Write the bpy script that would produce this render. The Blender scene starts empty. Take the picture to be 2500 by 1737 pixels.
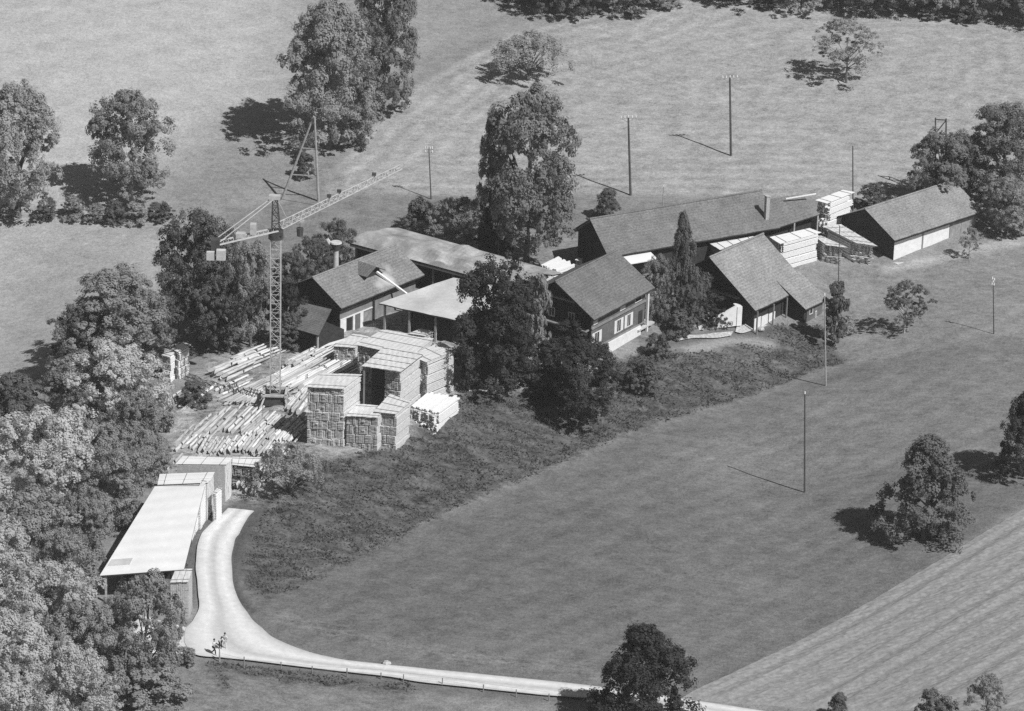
import bpy, bmesh, math, random
import numpy as np
from mathutils import Vector, Matrix, noise as mnoise
from math import radians, sin, cos, tan, pi, sqrt, atan2
random.seed(7)
sc = bpy.context.scene
COL = sc.collection

# ------------------------------------------------------------------ camera, sky, sun
PW, PH = 2500.0, 1737.0            # size of the photograph that the readings below refer to
FPX, TILT, ROLL, DIST = 9700.0, radians(22.5), radians(1.65), 485.0
_fw = np.array([0, cos(TILT), -sin(TILT)]); _up = np.array([0, sin(TILT), cos(TILT)]); _rt = np.array([1.0, 0, 0])
RT = _rt*cos(ROLL) + _up*sin(ROLL); UPV = -_rt*sin(ROLL) + _up*cos(ROLL)
CAM = -_fw*DIST
cam_d = bpy.data.cameras.new('camera'); cam = bpy.data.objects.new('camera', cam_d); COL.objects.link(cam)
m = Matrix(((RT[0], UPV[0], -_fw[0], CAM[0]), (RT[1], UPV[1], -_fw[1], CAM[1]), (RT[2], UPV[2], -_fw[2], CAM[2]), (0, 0, 0, 1)))
cam.matrix_world = m
cam_d.sensor_width = 36; cam_d.lens = 36*FPX/PW; cam_d.clip_start = 1; cam_d.clip_end = 8000
sc.camera = cam
SUN_ELEV = radians(50)
SUN = np.array([1.0, -0.90, 0]); SUN /= np.linalg.norm(SUN)
SUN = np.array([SUN[0]*cos(SUN_ELEV), SUN[1]*cos(SUN_ELEV), sin(SUN_ELEV)])
sd = bpy.data.lights.new('sun', 'SUN'); sd.energy = 4.5; sd.angle = radians(0.5); sd.color = (1, 1, 1)
so = bpy.data.objects.new('sun', sd); COL.objects.link(so)
so.rotation_euler = Vector(SUN).to_track_quat('Z', 'Y').to_euler(); so.location = (100, -100, 200)
w = bpy.data.worlds.new('World'); sc.world = w; w.use_nodes = True
nt = w.node_tree; bg = nt.nodes['Background']
sky = nt.nodes.new('ShaderNodeTexSky'); sky.sky_type = 'NISHITA'; sky.sun_disc = False
sky.sun_elevation = SUN_ELEV; sky.sun_rotation = atan2(SUN[0], SUN[1])
bwn = nt.nodes.new('ShaderNodeRGBToBW')          # the film is black and white
nt.links.new(sky.outputs[0], bwn.inputs[0]); nt.links.new(bwn.outputs[0], bg.inputs['Color'])
bg.inputs['Strength'].default_value = 0.042
sc.view_settings.view_transform = 'Standard'; sc.view_settings.look = 'None'
sc.view_settings.exposure = 0.0; sc.view_settings.gamma = 1.0
sc.render.engine = 'CYCLES'
sc.cycles.max_bounces = 6; sc.cycles.diffuse_bounces = 4; sc.cycles.volume_bounces = 0
sc.cycles.use_denoising = False      # the noise left over stands for film grain

# ------------------------------------------------------------------ readings -> places
def ray(x, y):
    d = _fw*FPX + RT*(x-PW/2) - UPV*(y-PH/2)
    return d/np.linalg.norm(d)
def U(x, y, z):
    d = ray(x, y); return CAM + d*((z-CAM[2])/d[2])
def pr(P):
    v = np.asarray(P, float)-CAM; k = v@_fw
    return PW/2+FPX*(v@RT)/k, PH/2-FPX*(v@UPV)/k
def ss(a, b, x):
    t = np.clip((x-a)/(b-a), 0, 1); return t*t*(3-2*t)
def sp(x, k=8.0): return k*np.logaddexp(0, x/k)
_A = U(900, 1355, -4); _B = U(2000, 910, -4)
_ld = (_B-_A)[:2]/np.linalg.norm((_B-_A)[:2]); _ln = np.array([-_ld[1], _ld[0]])
def hgt(x, y):
    x = np.asarray(x, float); y = np.asarray(y, float)
    v = (x-_A[0])*_ln[0] + (y-_A[1])*_ln[1]
    drop = 4.0*ss(-48, -14, x)*(1-.75*ss(28, 62, x))
    z = -drop*(1-ss(0, 22, v)) - .02*sp(-v-10)
    z = z - 2.5*ss(-14, -44, x)*(1-ss(25, 75, y))
    z = z + .13*sp(y-48, 7) - .10*sp(y-260, 20)
    z = z - 2.5*np.exp(-((x+66)/10.0)**2)*(1-ss(20, 60, y))
    z = z + .5*np.sin(x*.045+1)*np.cos(y*.037) * ss(50, 90, np.abs(y-20))
    return z
def G(x, y):
    d = ray(x, y); lo, hi = 250.0, 900.0
    f = lambda t: (CAM+d*t)[2]-float(hgt(*(CAM+d*t)[:2]))
    ts = np.linspace(lo, hi, 140); P = CAM[None]+d[None]*ts[:, None]
    dv = P[:, 2]-hgt(P[:, 0], P[:, 1]); i = int(np.argmax(dv < 0)); lo, hi = ts[max(i-1, 0)], ts[i]
    for _ in range(25):
        m_ = (lo+hi)/2
        if f(m_) > 0: lo = m_
        else: hi = m_
    return CAM+d*lo
def zat(P, ypx):                   # height above P at which the picture row ypx is met
    lo, hi = P[2], P[2]+45
    for _ in range(30):
        m_ = (lo+hi)/2
        if pr((P[0], P[1], m_))[1] > ypx: lo = m_
        else: hi = m_
    return lo
def sc_at(P): return FPX/((np.asarray(P)-CAM)@_fw)
def Uh(x, y, H):                   # point H metres above the ground seen at x, y
    P = G(x, y)
    for _ in range(12):
        P = U(x, y, float(hgt(P[0], P[1]))+H)
    return P

# ------------------------------------------------------------------ materials (all neutral: black and white photograph)
def mat(name, base, var=.25, scale=1.0, rough=.9, bump=.0, bscale=6.0, lines=None, grain=.0, patch=None, rnd=0.0, metal=0.0):
    """lines=(axis, per_metre, depth): rows of tiles, boards or ribs in object coordinates"""
    M = bpy.data.materials.new(name); M.use_nodes = True
    t = M.node_tree; N = t.nodes; Lk = t.links; b = N['Principled BSDF']
    b.inputs['Roughness'].default_value = rough; b.inputs['Specular IOR Level'].default_value = .25
    b.inputs['Metallic'].default_value = metal
    tc = N.new('ShaderNodeTexCoord')
    no = N.new('ShaderNodeTexNoise'); no.inputs['Scale'].default_value = scale; no.inputs['Detail'].default_value = 6
    no.inputs['Roughness'].default_value = .65
    Lk.new(tc.outputs['Object'], no.inputs['Vector'])
    mr = N.new('ShaderNodeMapRange'); mr.inputs[1].default_value = .3; mr.inputs[2].default_value = .7
    mr.inputs[3].default_value = base*(1-var); mr.inputs[4].default_value = base*(1+var)
    Lk.new(no.outputs[0], mr.inputs[0]); out = mr.outputs[0]
    def mul(a, bb, op='MULTIPLY'):
        q = N.new('ShaderNodeMath'); q.operation = op; Lk.new(a, q.inputs[0])
        if isinstance(bb, (int, float)): q.inputs[1].default_value = bb
        else: Lk.new(bb, q.inputs[1])
        return q.outputs[0]
    if grain:
        g = N.new('ShaderNodeTexNoise'); g.inputs['Scale'].default_value = 4.5; g.inputs['Detail'].default_value = 3
        Lk.new(tc.outputs['Object'], g.inputs['Vector'])
        gm = N.new('ShaderNodeMapRange'); gm.inputs[1].default_value = .3; gm.inputs[2].default_value = .7
        gm.inputs[3].default_value = 1-grain; gm.inputs[4].default_value = 1+grain
        Lk.new(g.outputs[0], gm.inputs[0]); out = mul(out, gm.outputs[0])
    if lines:
        ax, per, dep = lines
        wv = N.new('ShaderNodeTexWave'); wv.wave_type = 'BANDS'; wv.bands_direction = ax
        wv.inputs['Scale'].default_value = per*2*pi/20.0; wv.inputs['Distortion'].default_value = .6
        wv.inputs['Detail Scale'].default_value = 2
        Lk.new(tc.outputs['Object'], wv.inputs['Vector'])
        wm = N.new('ShaderNodeMapRange'); wm.inputs[3].default_value = 1-dep; wm.inputs[4].default_value = 1.0+dep*.3
        Lk.new(wv.outputs['Fac'], wm.inputs[0]); out = mul(out, wm.outputs[0])
    if rnd:
        oi = N.new('ShaderNodeObjectInfo'); rm = N.new('ShaderNodeMapRange')
        rm.inputs[3].default_value = 1-rnd; rm.inputs[4].default_value = 1+rnd
        Lk.new(oi.outputs['Random'], rm.inputs[0]); out = mul(out, rm.outputs[0])
    if patch:                       # (x, y, radius, value) pale stains in object coordinates
        for (px_, py_, pr_, pv) in patch:
            sx = N.new('ShaderNodeSeparateXYZ'); Lk.new(tc.outputs['Object'], sx.inputs[0])
            vd = N.new('ShaderNodeVectorMath'); vd.operation = 'DISTANCE'
            cx = N.new('ShaderNodeCombineXYZ'); Lk.new(sx.outputs[0], cx.inputs[0]); Lk.new(sx.outputs[1], cx.inputs[1])
            Lk.new(cx.outputs[0], vd.inputs[0]); vd.inputs[1].default_value = (px_, py_, 0)
            q = N.new('ShaderNodeMath'); q.operation = 'MULTIPLY_ADD'; Lk.new(no.outputs[0], q.inputs[0]); q.inputs[1].default_value = 2.5
            Lk.new(vd.outputs['Value'], q.inputs[2])
            pm = N.new('ShaderNodeMapRange'); pm.interpolation_type = 'SMOOTHSTEP'
            pm.inputs[1].default_value = pr_*1.5+1.2; pm.inputs[2].default_value = pr_*.6+1.0
            pm.inputs[3].default_value = 0; pm.inputs[4].default_value = 1
            Lk.new(q.outputs[0], pm.inputs[0])
            mx = N.new('ShaderNodeMix'); mx.data_type = 'FLOAT'; Lk.new(pm.outputs[0], mx.inputs[0]); Lk.new(out, mx.inputs[2])
            mx.inputs[3].default_value = pv; out = mx.outputs[0]
    cc = N.new('ShaderNodeCombineColor')
    for i in range(3): Lk.new(out, cc.inputs[i])
    Lk.new(cc.outputs[0], b.inputs['Base Color'])
    if bump:
        bn = N.new('ShaderNodeTexNoise'); bn.inputs['Scale'].default_value = bscale; bn.inputs['Detail'].default_value = 4
        Lk.new(tc.outputs['Object'], bn.inputs['Vector'])
        bu = N.new('ShaderNodeBump'); bu.inputs['Strength'].default_value = 1; bu.inputs['Distance'].default_value = bump
        Lk.new(bn.outputs[0], bu.inputs['Height']); Lk.new(bu.outputs[0], b.inputs['Normal'])
    return M
TILE = dict(grain=.30, var=.22, scale=.4)
MT = {
 'tile_mid': mat('clay_tiles_worn', .155, lines=('Y', 3, .12), **TILE),
 'tile_pale': mat('clay_tiles_bleached', .27, lines=('Y', 3, .12), **TILE),
 'tile_barn': mat('clay_tiles_grey', .26, lines=('Y', 3, .10), **TILE),
 'tile_shed': mat('clay_tiles_dull', .18, lines=('Y', 3, .10), **TILE),
 'tile_small': mat('clay_tiles_old', .165, lines=('Y', 3, .2), **TILE),
 'tile_mill': mat('clay_tiles_mill', .225, lines=('Y', 2.6, .13), patch=[(9.9, 1.4, 1.1, .50), (8.3, .9, .8, .42), (11.2, 2.2, .7, .36)], **TILE),
 'sheet': mat('weathered_sheet_metal', .38, var=.38, scale=.35, rough=.6, grain=.12, lines=('X', .7, .08)),
 'sheet_bright': mat('bright_sheet_roof', .56, var=.2, scale=.25, rough=.6, grain=.08),
 'sheet_white': mat('white_fibre_cement', .80, var=.07, scale=.3, rough=.7, grain=.03, lines=('Y', .45, .05)),
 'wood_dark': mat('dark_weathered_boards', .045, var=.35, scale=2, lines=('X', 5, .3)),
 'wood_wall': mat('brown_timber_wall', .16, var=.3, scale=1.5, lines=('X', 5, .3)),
 'wood_grey': mat('grey_timber_wall', .27, var=.25, scale=1.5, lines=('X', 5, .2)),
 'wood_gate': mat('grey_gate_boards', .33, var=.3, scale=2, lines=('X', 4, .3)),
 'render': mat('white_render', .78, var=.10, scale=1.5, grain=.05),
 'white': mat('white_paint', .75, var=.06, scale=2),
 'glass': mat('window_glass', .03, var=.1, rough=.15),
 'lumber': mat('fresh_sawn_lumber', .62, var=.14, scale=2.5, grain=.1, rnd=.06),
 'lumber_shaded': mat('shade_toned_boards', .47, var=.16, scale=3, grain=.12),  # darkened tone stands for the weak light on front-facing sides
 'lumber_end': mat('lumber_end_grain', .34, var=.35, scale=3, grain=.2),
 'lumber_top': mat('stack_cover_boards', .68, var=.12, scale=1.2, grain=.1, lines=('X', 1.6, .10)),
 'lumber_bright': mat('new_white_lumber', .84, var=.05, scale=2.5),
 'log': mat('debarked_logs', .56, var=.25, scale=2.5, grain=.2, rnd=.30),
 'log_end': mat('log_cut_ends', .40, var=.3, scale=4),
 'bark': mat('tree_bark', .16, var=.4, scale=4),
 'bark_pale': mat('pale_tree_bark', .42, var=.3, scale=4),
 'steel': mat('pale_painted_steel', .50, var=.2, scale=2, rough=.6),
 'steel_dark': mat('dark_painted_steel', .07, var=.3, scale=2, rough=.6),
 'concrete': mat('pale_concrete', .55, var=.15, scale=2, grain=.08),
 'brick': mat('chimney_brick', .42, var=.25, scale=4),
 'pole': mat('creosoted_pole_wood', .10, var=.3, scale=3),
 'pole_pale': mat('bleached_pole_wood', .38, var=.3, scale=3),
 'porcelain': mat('white_insulators', .8, var=.05),
 'stone': mat('field_stone', .45, var=.4, scale=3, grain=.15),
 'skin': mat('skin', .38, var=.05), 'hair': mat('dark_hair', .05, var=.1), 'shirt': mat('pale_shirt', .7, var=.05), 'trousers': mat('dark_trousers', .035, var=.1),
 'tall_grass': mat('tall_grass_blades', .19, var=.45, scale=.6, rough=.8),
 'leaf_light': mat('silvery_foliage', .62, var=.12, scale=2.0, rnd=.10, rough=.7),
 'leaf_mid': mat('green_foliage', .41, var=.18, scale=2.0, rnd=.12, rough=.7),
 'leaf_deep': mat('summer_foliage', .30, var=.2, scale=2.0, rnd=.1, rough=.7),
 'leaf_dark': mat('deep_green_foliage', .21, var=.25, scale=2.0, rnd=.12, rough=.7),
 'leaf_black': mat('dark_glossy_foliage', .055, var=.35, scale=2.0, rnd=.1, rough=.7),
}

for n_ in ('leaf_light', 'leaf_mid', 'leaf_deep', 'leaf_dark', 'leaf_black', 'tall_grass'):      # light also comes through leaves
    t = MT[n_].node_tree; b = t.nodes['Principled BSDF']; tr = t.nodes.new('ShaderNodeBsdfTranslucent'); mx = t.nodes.new('ShaderNodeMixShader'); mx.inputs[0].default_value = .20 if n_ == 'leaf_black' else .46
    t.links.new(b.inputs['Base Color'].links[0].from_socket, tr.inputs['Color']); t.links.new(b.outputs[0], mx.inputs[1]); t.links.new(tr.outputs[0], mx.inputs[2]); t.links.new(mx.outputs[0], t.nodes['Material Output'].inputs['Surface'])
# ------------------------------------------------------------------ object helpers
def tag(o, label=None, cat=None, group=None, kind=None):
    if label: o['label'] = label
    if cat: o['category'] = cat
    if group: o['group'] = group
    if kind: o['kind'] = kind
    return o
def root(name, P, rz=0.0, label=None, cat=None, group=None):
    o = bpy.data.objects.new(name, None); COL.objects.link(o); o.location = [float(c) for c in P]; o.rotation_euler = (0, 0, rz)
    o.empty_display_size = .3
    return tag(o, label, cat, group)
class MB:
    def __init__(s): s.v = []; s.f = []; s.m = []; s.mats = []
    def mi(s, mt):
        if mt not in s.mats: s.mats.append(mt)
        return s.mats.index(mt)
    def add(s, vs, fs, mt):
        o = len(s.v); s.v += [tuple(map(float, p)) for p in vs]; k = s.mi(mt)
        for f in fs: s.f.append(tuple(i+o for i in f)); s.m.append(k)
    def hexa(s, b4, t4, mt, side=None):          # bottom and top loops, counter-clockwise from above
        s.add(list(b4)+list(t4), [(3, 2, 1, 0), (4, 5, 6, 7)], mt)
        s.add(list(b4)+list(t4), [(0, 1, 5, 4), (1, 2, 6, 5), (2, 3, 7, 6), (3, 0, 4, 7)], side or mt)
    def box(s, x0, y0, z0, x1, y1, z1, mt):
        s.hexa([(x0, y0, z0), (x1, y0, z0), (x1, y1, z0), (x0, y1, z0)], [(x0, y0, z1), (x1, y0, z1), (x1, y1, z1), (x0, y1, z1)], mt)
    def tube(s, a, b, r0, r1, mt, n=6, cap=True, endmat=None):
        a = Vector(a); b = Vector(b); d = (b-a).normalized(); u = d.orthogonal().normalized(); v = d.cross(u)
        vs = [a+(u*cos(2*pi*i/n)+v*sin(2*pi*i/n))*r0 for i in range(n)]+[b+(u*cos(2*pi*i/n)+v*sin(2*pi*i/n))*r1 for i in range(n)]
        s.add(vs, [(i, (i+1) % n, n+(i+1) % n, n+i) for i in range(n)], mt)
        if cap: s.add(vs, [tuple(range(n-1, -1, -1)), tuple(range(n, 2*n))], endmat or mt)
    def bar(s, a, b, w_, mt): s.tube(a, b, w_/2*1.3, w_/2*1.3, mt, n=4)
    def build(s, name, parent=None, loc=None, rz=0.0, smooth=False):
        me = bpy.data.meshes.new(name); me.from_pydata(s.v, [], s.f)
        for q in s.mats: me.materials.append(MT[q])
        me.polygons.foreach_set('material_index', s.m)
        if smooth: me.polygons.foreach_set('use_smooth', [True]*len(s.f))
        me.update(); o = bpy.data.objects.new(name, me); COL.objects.link(o)
        if parent: o.parent = parent
        if loc is not None: o.location = [float(c) for c in loc]
        o.rotation_euler = (0, 0, rz)
        return o
def local(root_o, P):                              # world point -> the root's own frame (rotation about z only)
    L = root_o.location; a = -root_o.rotation_euler.z; d = np.asarray(P, float)-np.array(L)
    return np.array([d[0]*cos(a)-d[1]*sin(a), d[0]*sin(a)+d[1]*cos(a), d[2]])

# ------------------------------------------------------------------ the ground
def dens(a, b, step, far):
    xs = list(np.arange(a, b+step/2, step)); s = step
    while xs[-1] < far: s *= 1.35; xs.append(xs[-1]+s)
    s = step; pre = []
    x = xs[0]
    while x > -far: s *= 1.35; x -= s; pre.append(x)
    return np.array(pre[::-1]+xs)
gx = dens(-92, 96, .55, 3000); gy = dens(-118, 262, .7, 3000)
X, Y = np.meshgrid(gx, gy); Z = hgt(X, Y)
def wpoly(pts): return np.array([G(x, y)[:2] if (-400 < y < 2400) else (0, 0) for x, y in pts])
def sdist(poly):                                   # signed distance, positive inside
    D = np.full(X.shape, 1e9); ins = np.zeros(X.shape, bool); n = len(poly)
    for i in range(n):
        (ax, ay), (bx, by) = poly[i], poly[(i+1) % n]
        ex, ey = bx-ax, by-ay; tt = np.clip(((X-ax)*ex+(Y-ay)*ey)/(ex*ex+ey*ey+1e-9), 0, 1)
        D = np.minimum(D, np.hypot(X-ax-ex*tt, Y-ay-ey*tt))
        c = ((ay > Y) != (by > Y)) & (X < (bx-ax)*(Y-ay)/(by-ay+1e-12)+ax); ins ^= c
    return np.where(ins, D, -D)
TONE = np.full(X.shape, .245); ROUGH = np.full(X.shape, .25); STRK = np.full(X.shape, .3)
def region(pts, tone, feather=1.0, rough=None, strk=None, amt=1.0):
    k = ss(-feather, feather, sdist(wpoly(pts)))*amt
    TONE[:] = TONE*(1-k)+tone*k
    if rough is not None: ROUGH[:] = ROUGH*(1-k)+rough*k
    if strk is not None: STRK[:] = STRK*(1-k)+strk*k
# readings of the field borders
region([(-400, -250), (700, -250), (800, 300), (700, 430), (560, 480), (300, 530), (-400, 540)], .415, 14, .12, .25)
region([(-400, 520), (460, 530), (420, 700), (150, 900), (-400, 1000)], .34, 2.5, .2, .4)
region([(330, 470), (560, 300), (850, 390), (790, 470), (560, 510), (400, 530)], .225, 9, .3, .2)
region([(860, 360), (1010, 215), (1230, 90), (1480, 30), (1700, -60), (2800, -60), (2800, 560), (2000, 480), (1500, 475), (1050, 480), (800, 480), (790, 420)], .33, 1.6, .3, 1.0)
region([(640, 470), (760, 300), (930, 205), (1170, 80), (1240, 40), (1180, -60), (850, -60), (700, 200)], .285, 13, .2, .3)
region([(790, 480), (870, 350), (1010, 210), (1220, 92), (1180, 88), (960, 215), (840, 330), (760, 440), (700, 500)], .235, .9, .3, .2)
region([(560, 515), (800, 482), (1540, 478), (1700, 500), (1400, 640), (1000, 560), (800, 560), (620, 700), (500, 620)], .215, 2, .3, .2)
region([(2000, 640), (2300, 620), (2800, 560), (2800, 880), (2300, 860), (2060, 930), (1950, 800)], .235, 3, .35, .5)
region([(560, 1460), (1130, 1240), (1530, 1060), (2000, 910), (2300, 850), (2800, 830), (2800, 1180), (2500, 1230), (2260, 1400), (1650, 1740), (500, 1640)], .165, 1.5, .3, .8)
region([(1600, 1110), (2020, 960), (2300, 870), (2800, 800), (2800, 1150), (2300, 1130), (1750, 1190)], .20, 5, .3, .8)
region([(700, 1440), (1300, 1240), (1700, 1250), (1600, 1500), (1000, 1560)], .148, 8, .3, .8)
region([(560, 1345), (560, 1250), (700, 1110), (900, 1090), (1150, 950), (1300, 960), (1650, 830), (1830, 790), (2000, 800), (2060, 885), (1970, 915), (1535, 1060), (1132, 1236), (655, 1462), (600, 1440)], .108, .9, 1.0, .4)
region([(1560, 830), (1800, 800), (1950, 815), (2060, 880), (1960, 900), (1800, 905), (1650, 880)], .13, 3, .8, .4)
region([(1640, 850), (1760, 822), (1850, 822), (1900, 838), (1870, 850), (1800, 838), (1700, 862)], .30, .8, .4, .2)
region([(640, 1440), (1130, 1232), (1530, 1054), (2000, 902), (2100, 880), (2000, 912), (1530, 1066), (1130, 1243), (700, 1425)], .20, .8, .4, .3, .7)
region([(430, 1620), (620, 1650), (1000, 1700), (1350, 1790), (1400, 2300), (-300, 2300), (-300, 1600)], .20, 1.0, .45, .2)
region([(600, 1500), (1000, 1600), (1400, 1650), (1700, 1700), (1690, 1690), (1400, 1620), (1000, 1570), (700, 1490)], .19, 1.0, .6, .2)
region([(390, 1180), (420, 1010), (500, 880), (660, 830), (760, 790), (1000, 760), (1130, 850), (1110, 950), (960, 1090), (760, 1120), (620, 1230), (560, 1240)], .33, 1.5, 1.0, .2)
region([(1000, 760), (1300, 640), (1500, 640), (1700, 640), (2000, 640), (2000, 560), (1450, 560), (1150, 640), (850, 700)], .24, 3, .5, .2)
region([(475, 1480), (500, 1300), (620, 1230), (600, 1210), (450, 1280), (380, 1500)], .13, .8, .6, .1)
region([(568, 1480), (560, 1410), (560, 1350), (580, 1310), (600, 1285), (618, 1262), (626, 1270), (590, 1322), (580, 1365), (581, 1411), (593, 1450), (625, 1495), (615, 1500), (590, 1480)], .085, .4, .9, .1)
region([(2150, 655), (2500, 575), (2500, 600), (2160, 668)], .38, 1, .3, .1)
region([(560, 1700), (480, 1612), (700, 1640), (1000, 1672), (1000, 1690), (700, 1665), (540, 1632)], .12, .8, 1.0, .1)
_mf = sdist(wpoly([(860, 360), (1010, 215), (1230, 90), (1480, 30), (1700, -60), (2800, -60), (2800, 560), (2000, 480), (1500, 475), (1050, 480), (800, 480), (790, 420)]))
_w = np.sin(X*.31+Y*.17)+np.sin(X*.12-Y*.4+1)
TONE *= 1+.11*np.sin(2*pi*_mf/2.7+.6*_w)*np.exp(-np.maximum(_mf-2, 0)/22)*(_mf > 0)
_lm = (X-_A[0])*_ln[0]+(Y-_A[1])*_ln[1]
TONE *= 1+.06*np.sin(2*pi*_lm/3.1+.5*_w)*ss(-1, -4, _lm)*ss(-70, -50, _lm)
_ul = X*.42-Y*.9
TONE *= 1+.035*np.sin(2*pi*_ul/7.5+.7*_w)*(X < 5)*(Y > 55)
_rp = [(557,1243),(503,1293),(478,1368),(481,1411),(486,1485),(454,1540),(452,1572),(478,1601),(627,1617),(943,1654),(1300,1697),(1600,1728),(1850,1768),(1880,1741),(1740,1719),(1455,1678),(1310,1662),(1010,1632),(833,1612),(722,1583),(615,1512),(578,1455),(567,1411),(566,1365),(585,1303),(621,1250)]
_k = ss(-1.7, -.6, np.maximum(sdist(wpoly(_rp)), np.maximum(sdist(wpoly([(325,1495),(465,1530),(480,1600),(325,1600)])), sdist(wpoly([(1650,838),(1652,814),(1790,806),(1855,790),(1845,812),(1800,820)])))))
ROUGH *= 1-_k; Z = Z-.12*_k
# lumps of rank grass are real relief
rng = np.random.default_rng(3)
def vnoise(scale, seed):
    r = np.random.default_rng(seed); T = r.random((256, 256)); fx = X/scale+100; fy = Y/scale+100
    i = np.floor(fx).astype(int); j = np.floor(fy).astype(int); a = fx-i; b = fy-j; a = a*a*(3-2*a); b = b*b*(3-2*b)
    g = lambda p, q: T[p % 256, q % 256]
    return (g(i, j)*(1-a)+g(i+1, j)*a)*(1-b)+(g(i, j+1)*(1-a)+g(i+1, j+1)*a)*b-.5
near = (np.abs(X) < 96) & (Y > -118) & (Y < 262)
Z = Z + near*ss(.5, 1, ROUGH)*(vnoise(2.3, 1)*.55+vnoise(1.2, 2)*.40) - .02
Z = Z + near*(1-_k)*(1-ss(.5, 1, ROUGH))*(vnoise(3.5, 4)*.12)
nx, ny = len(gx), len(gy)
vs = np.stack([X.ravel(), Y.ravel(), Z.ravel()], 1)
idx = np.arange(nx*ny).reshape(ny, nx)
fs = np.stack([idx[:-1, :-1].ravel(), idx[:-1, 1:].ravel(), idx[1:, 1:].ravel(), idx[1:, :-1].ravel()], 1)
me = bpy.data.meshes.new('ground')
me.vertices.add(len(vs)); me.vertices.foreach_set('co', vs.ravel())
me.loops.add(fs.size); me.loops.foreach_set('vertex_index', fs.ravel())
me.polygons.add(len(fs)); me.polygons.foreach_set('loop_start', np.arange(0, fs.size, 4)); me.polygons.foreach_set('loop_total', np.full(len(fs), 4))
me.polygons.foreach_set('use_smooth', np.ones(len(fs), bool))
for nm, ar in (('tone', TONE), ('rough', ROUGH), ('streak', STRK)):
    at_ = me.attributes.new(nm, 'FLOAT', 'POINT'); at_.data.foreach_set('value', ar.ravel().astype(np.float32))
me.update(); me.validate()
def ground_mat():
    M = bpy.data.materials.new('meadow_grass'); M.use_nodes = True; t = M.node_tree; N = t.nodes; Lk = t.links; b = N['Principled BSDF']
    b.inputs['Roughness'].default_value = 1; b.inputs['Specular IOR Level'].default_value = 0
    tc = N.new('ShaderNodeTexCoord')
    def at(n): q = N.new('ShaderNodeAttribute'); q.attribute_name = n; return q.outputs['Fac']
    def noi(scale, det=4, mp=None, ro=.6, rot=0.0):
        q = N.new('ShaderNodeTexNoise'); q.inputs['Scale'].default_value = scale; q.inputs['Detail'].default_value = det; q.inputs['Roughness'].default_value = ro
        if mp:
            k0 = N.new('ShaderNodeMapping'); k0.inputs['Rotation'].default_value = (0, 0, rot); Lk.new(tc.outputs['Object'], k0.inputs[0])
            k = N.new('ShaderNodeMapping'); k.inputs['Scale'].default_value = mp; Lk.new(k0.outputs[0], k.inputs[0]); Lk.new(k.outputs[0], q.inputs['Vector'])
        else: Lk.new(tc.outputs['Object'], q.inputs['Vector'])
        c = N.new('ShaderNodeMath'); c.operation = 'SUBTRACT'; Lk.new(q.outputs[0], c.inputs[0]); c.inputs[1].default_value = .5
        return c.outputs[0]
    def mth(op, a, bb):
        q = N.new('ShaderNodeMath'); q.operation = op
        for i, k in enumerate((a, bb)):
            if isinstance(k, (int, float)): q.inputs[i].default_value = k
            else: Lk.new(k, q.inputs[i])
        return q.outputs[0]
    fine = mth('ADD', mth('MULTIPLY', noi(5.5, 2, None, .9), 1.5), mth('MULTIPLY', noi(2.2, 3, None, .7), .8))
    midn = mth('MULTIPLY', noi(.35, 5), .55)
    rg = mth('MULTIPLY', mth('ADD', mth('MULTIPLY', noi(.8, 6, (.7, 1.3, 1), .75, .2), 3.9), mth('MULTIPLY', noi(.18, 3), 1.0)), at('rough'))
    st = mth('MULTIPLY', mth('MULTIPLY', noi(1, 7, (.28, .62, 1), .78, -.6), 1.0), at('streak'))
    tot = mth('ADD', mth('ADD', fine, midn), mth('ADD', rg, st))
    fac = mth('MAXIMUM', mth('ADD', tot, 1.0), .25)
    col = mth('MULTIPLY', at('tone'), fac)
    cc = N.new('ShaderNodeCombineColor')
    for i in range(3): Lk.new(col, cc.inputs[i])
    Lk.new(cc.outputs[0], b.inputs['Base Color'])
    bu = N.new('ShaderNodeBump'); bu.inputs['Distance'].default_value = .25; bu.inputs['Strength'].default_value = .7
    Lk.new(mth('MULTIPLY', noi(2.2, 4), mth('ADD', at('rough'), .15)), bu.inputs['Height']); Lk.new(bu.outputs[0], b.inputs['Normal'])
    return M
me.materials.append(ground_mat())
ground = bpy.data.objects.new('ground', me); COL.objects.link(ground); tag(ground, kind='structure')

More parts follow.
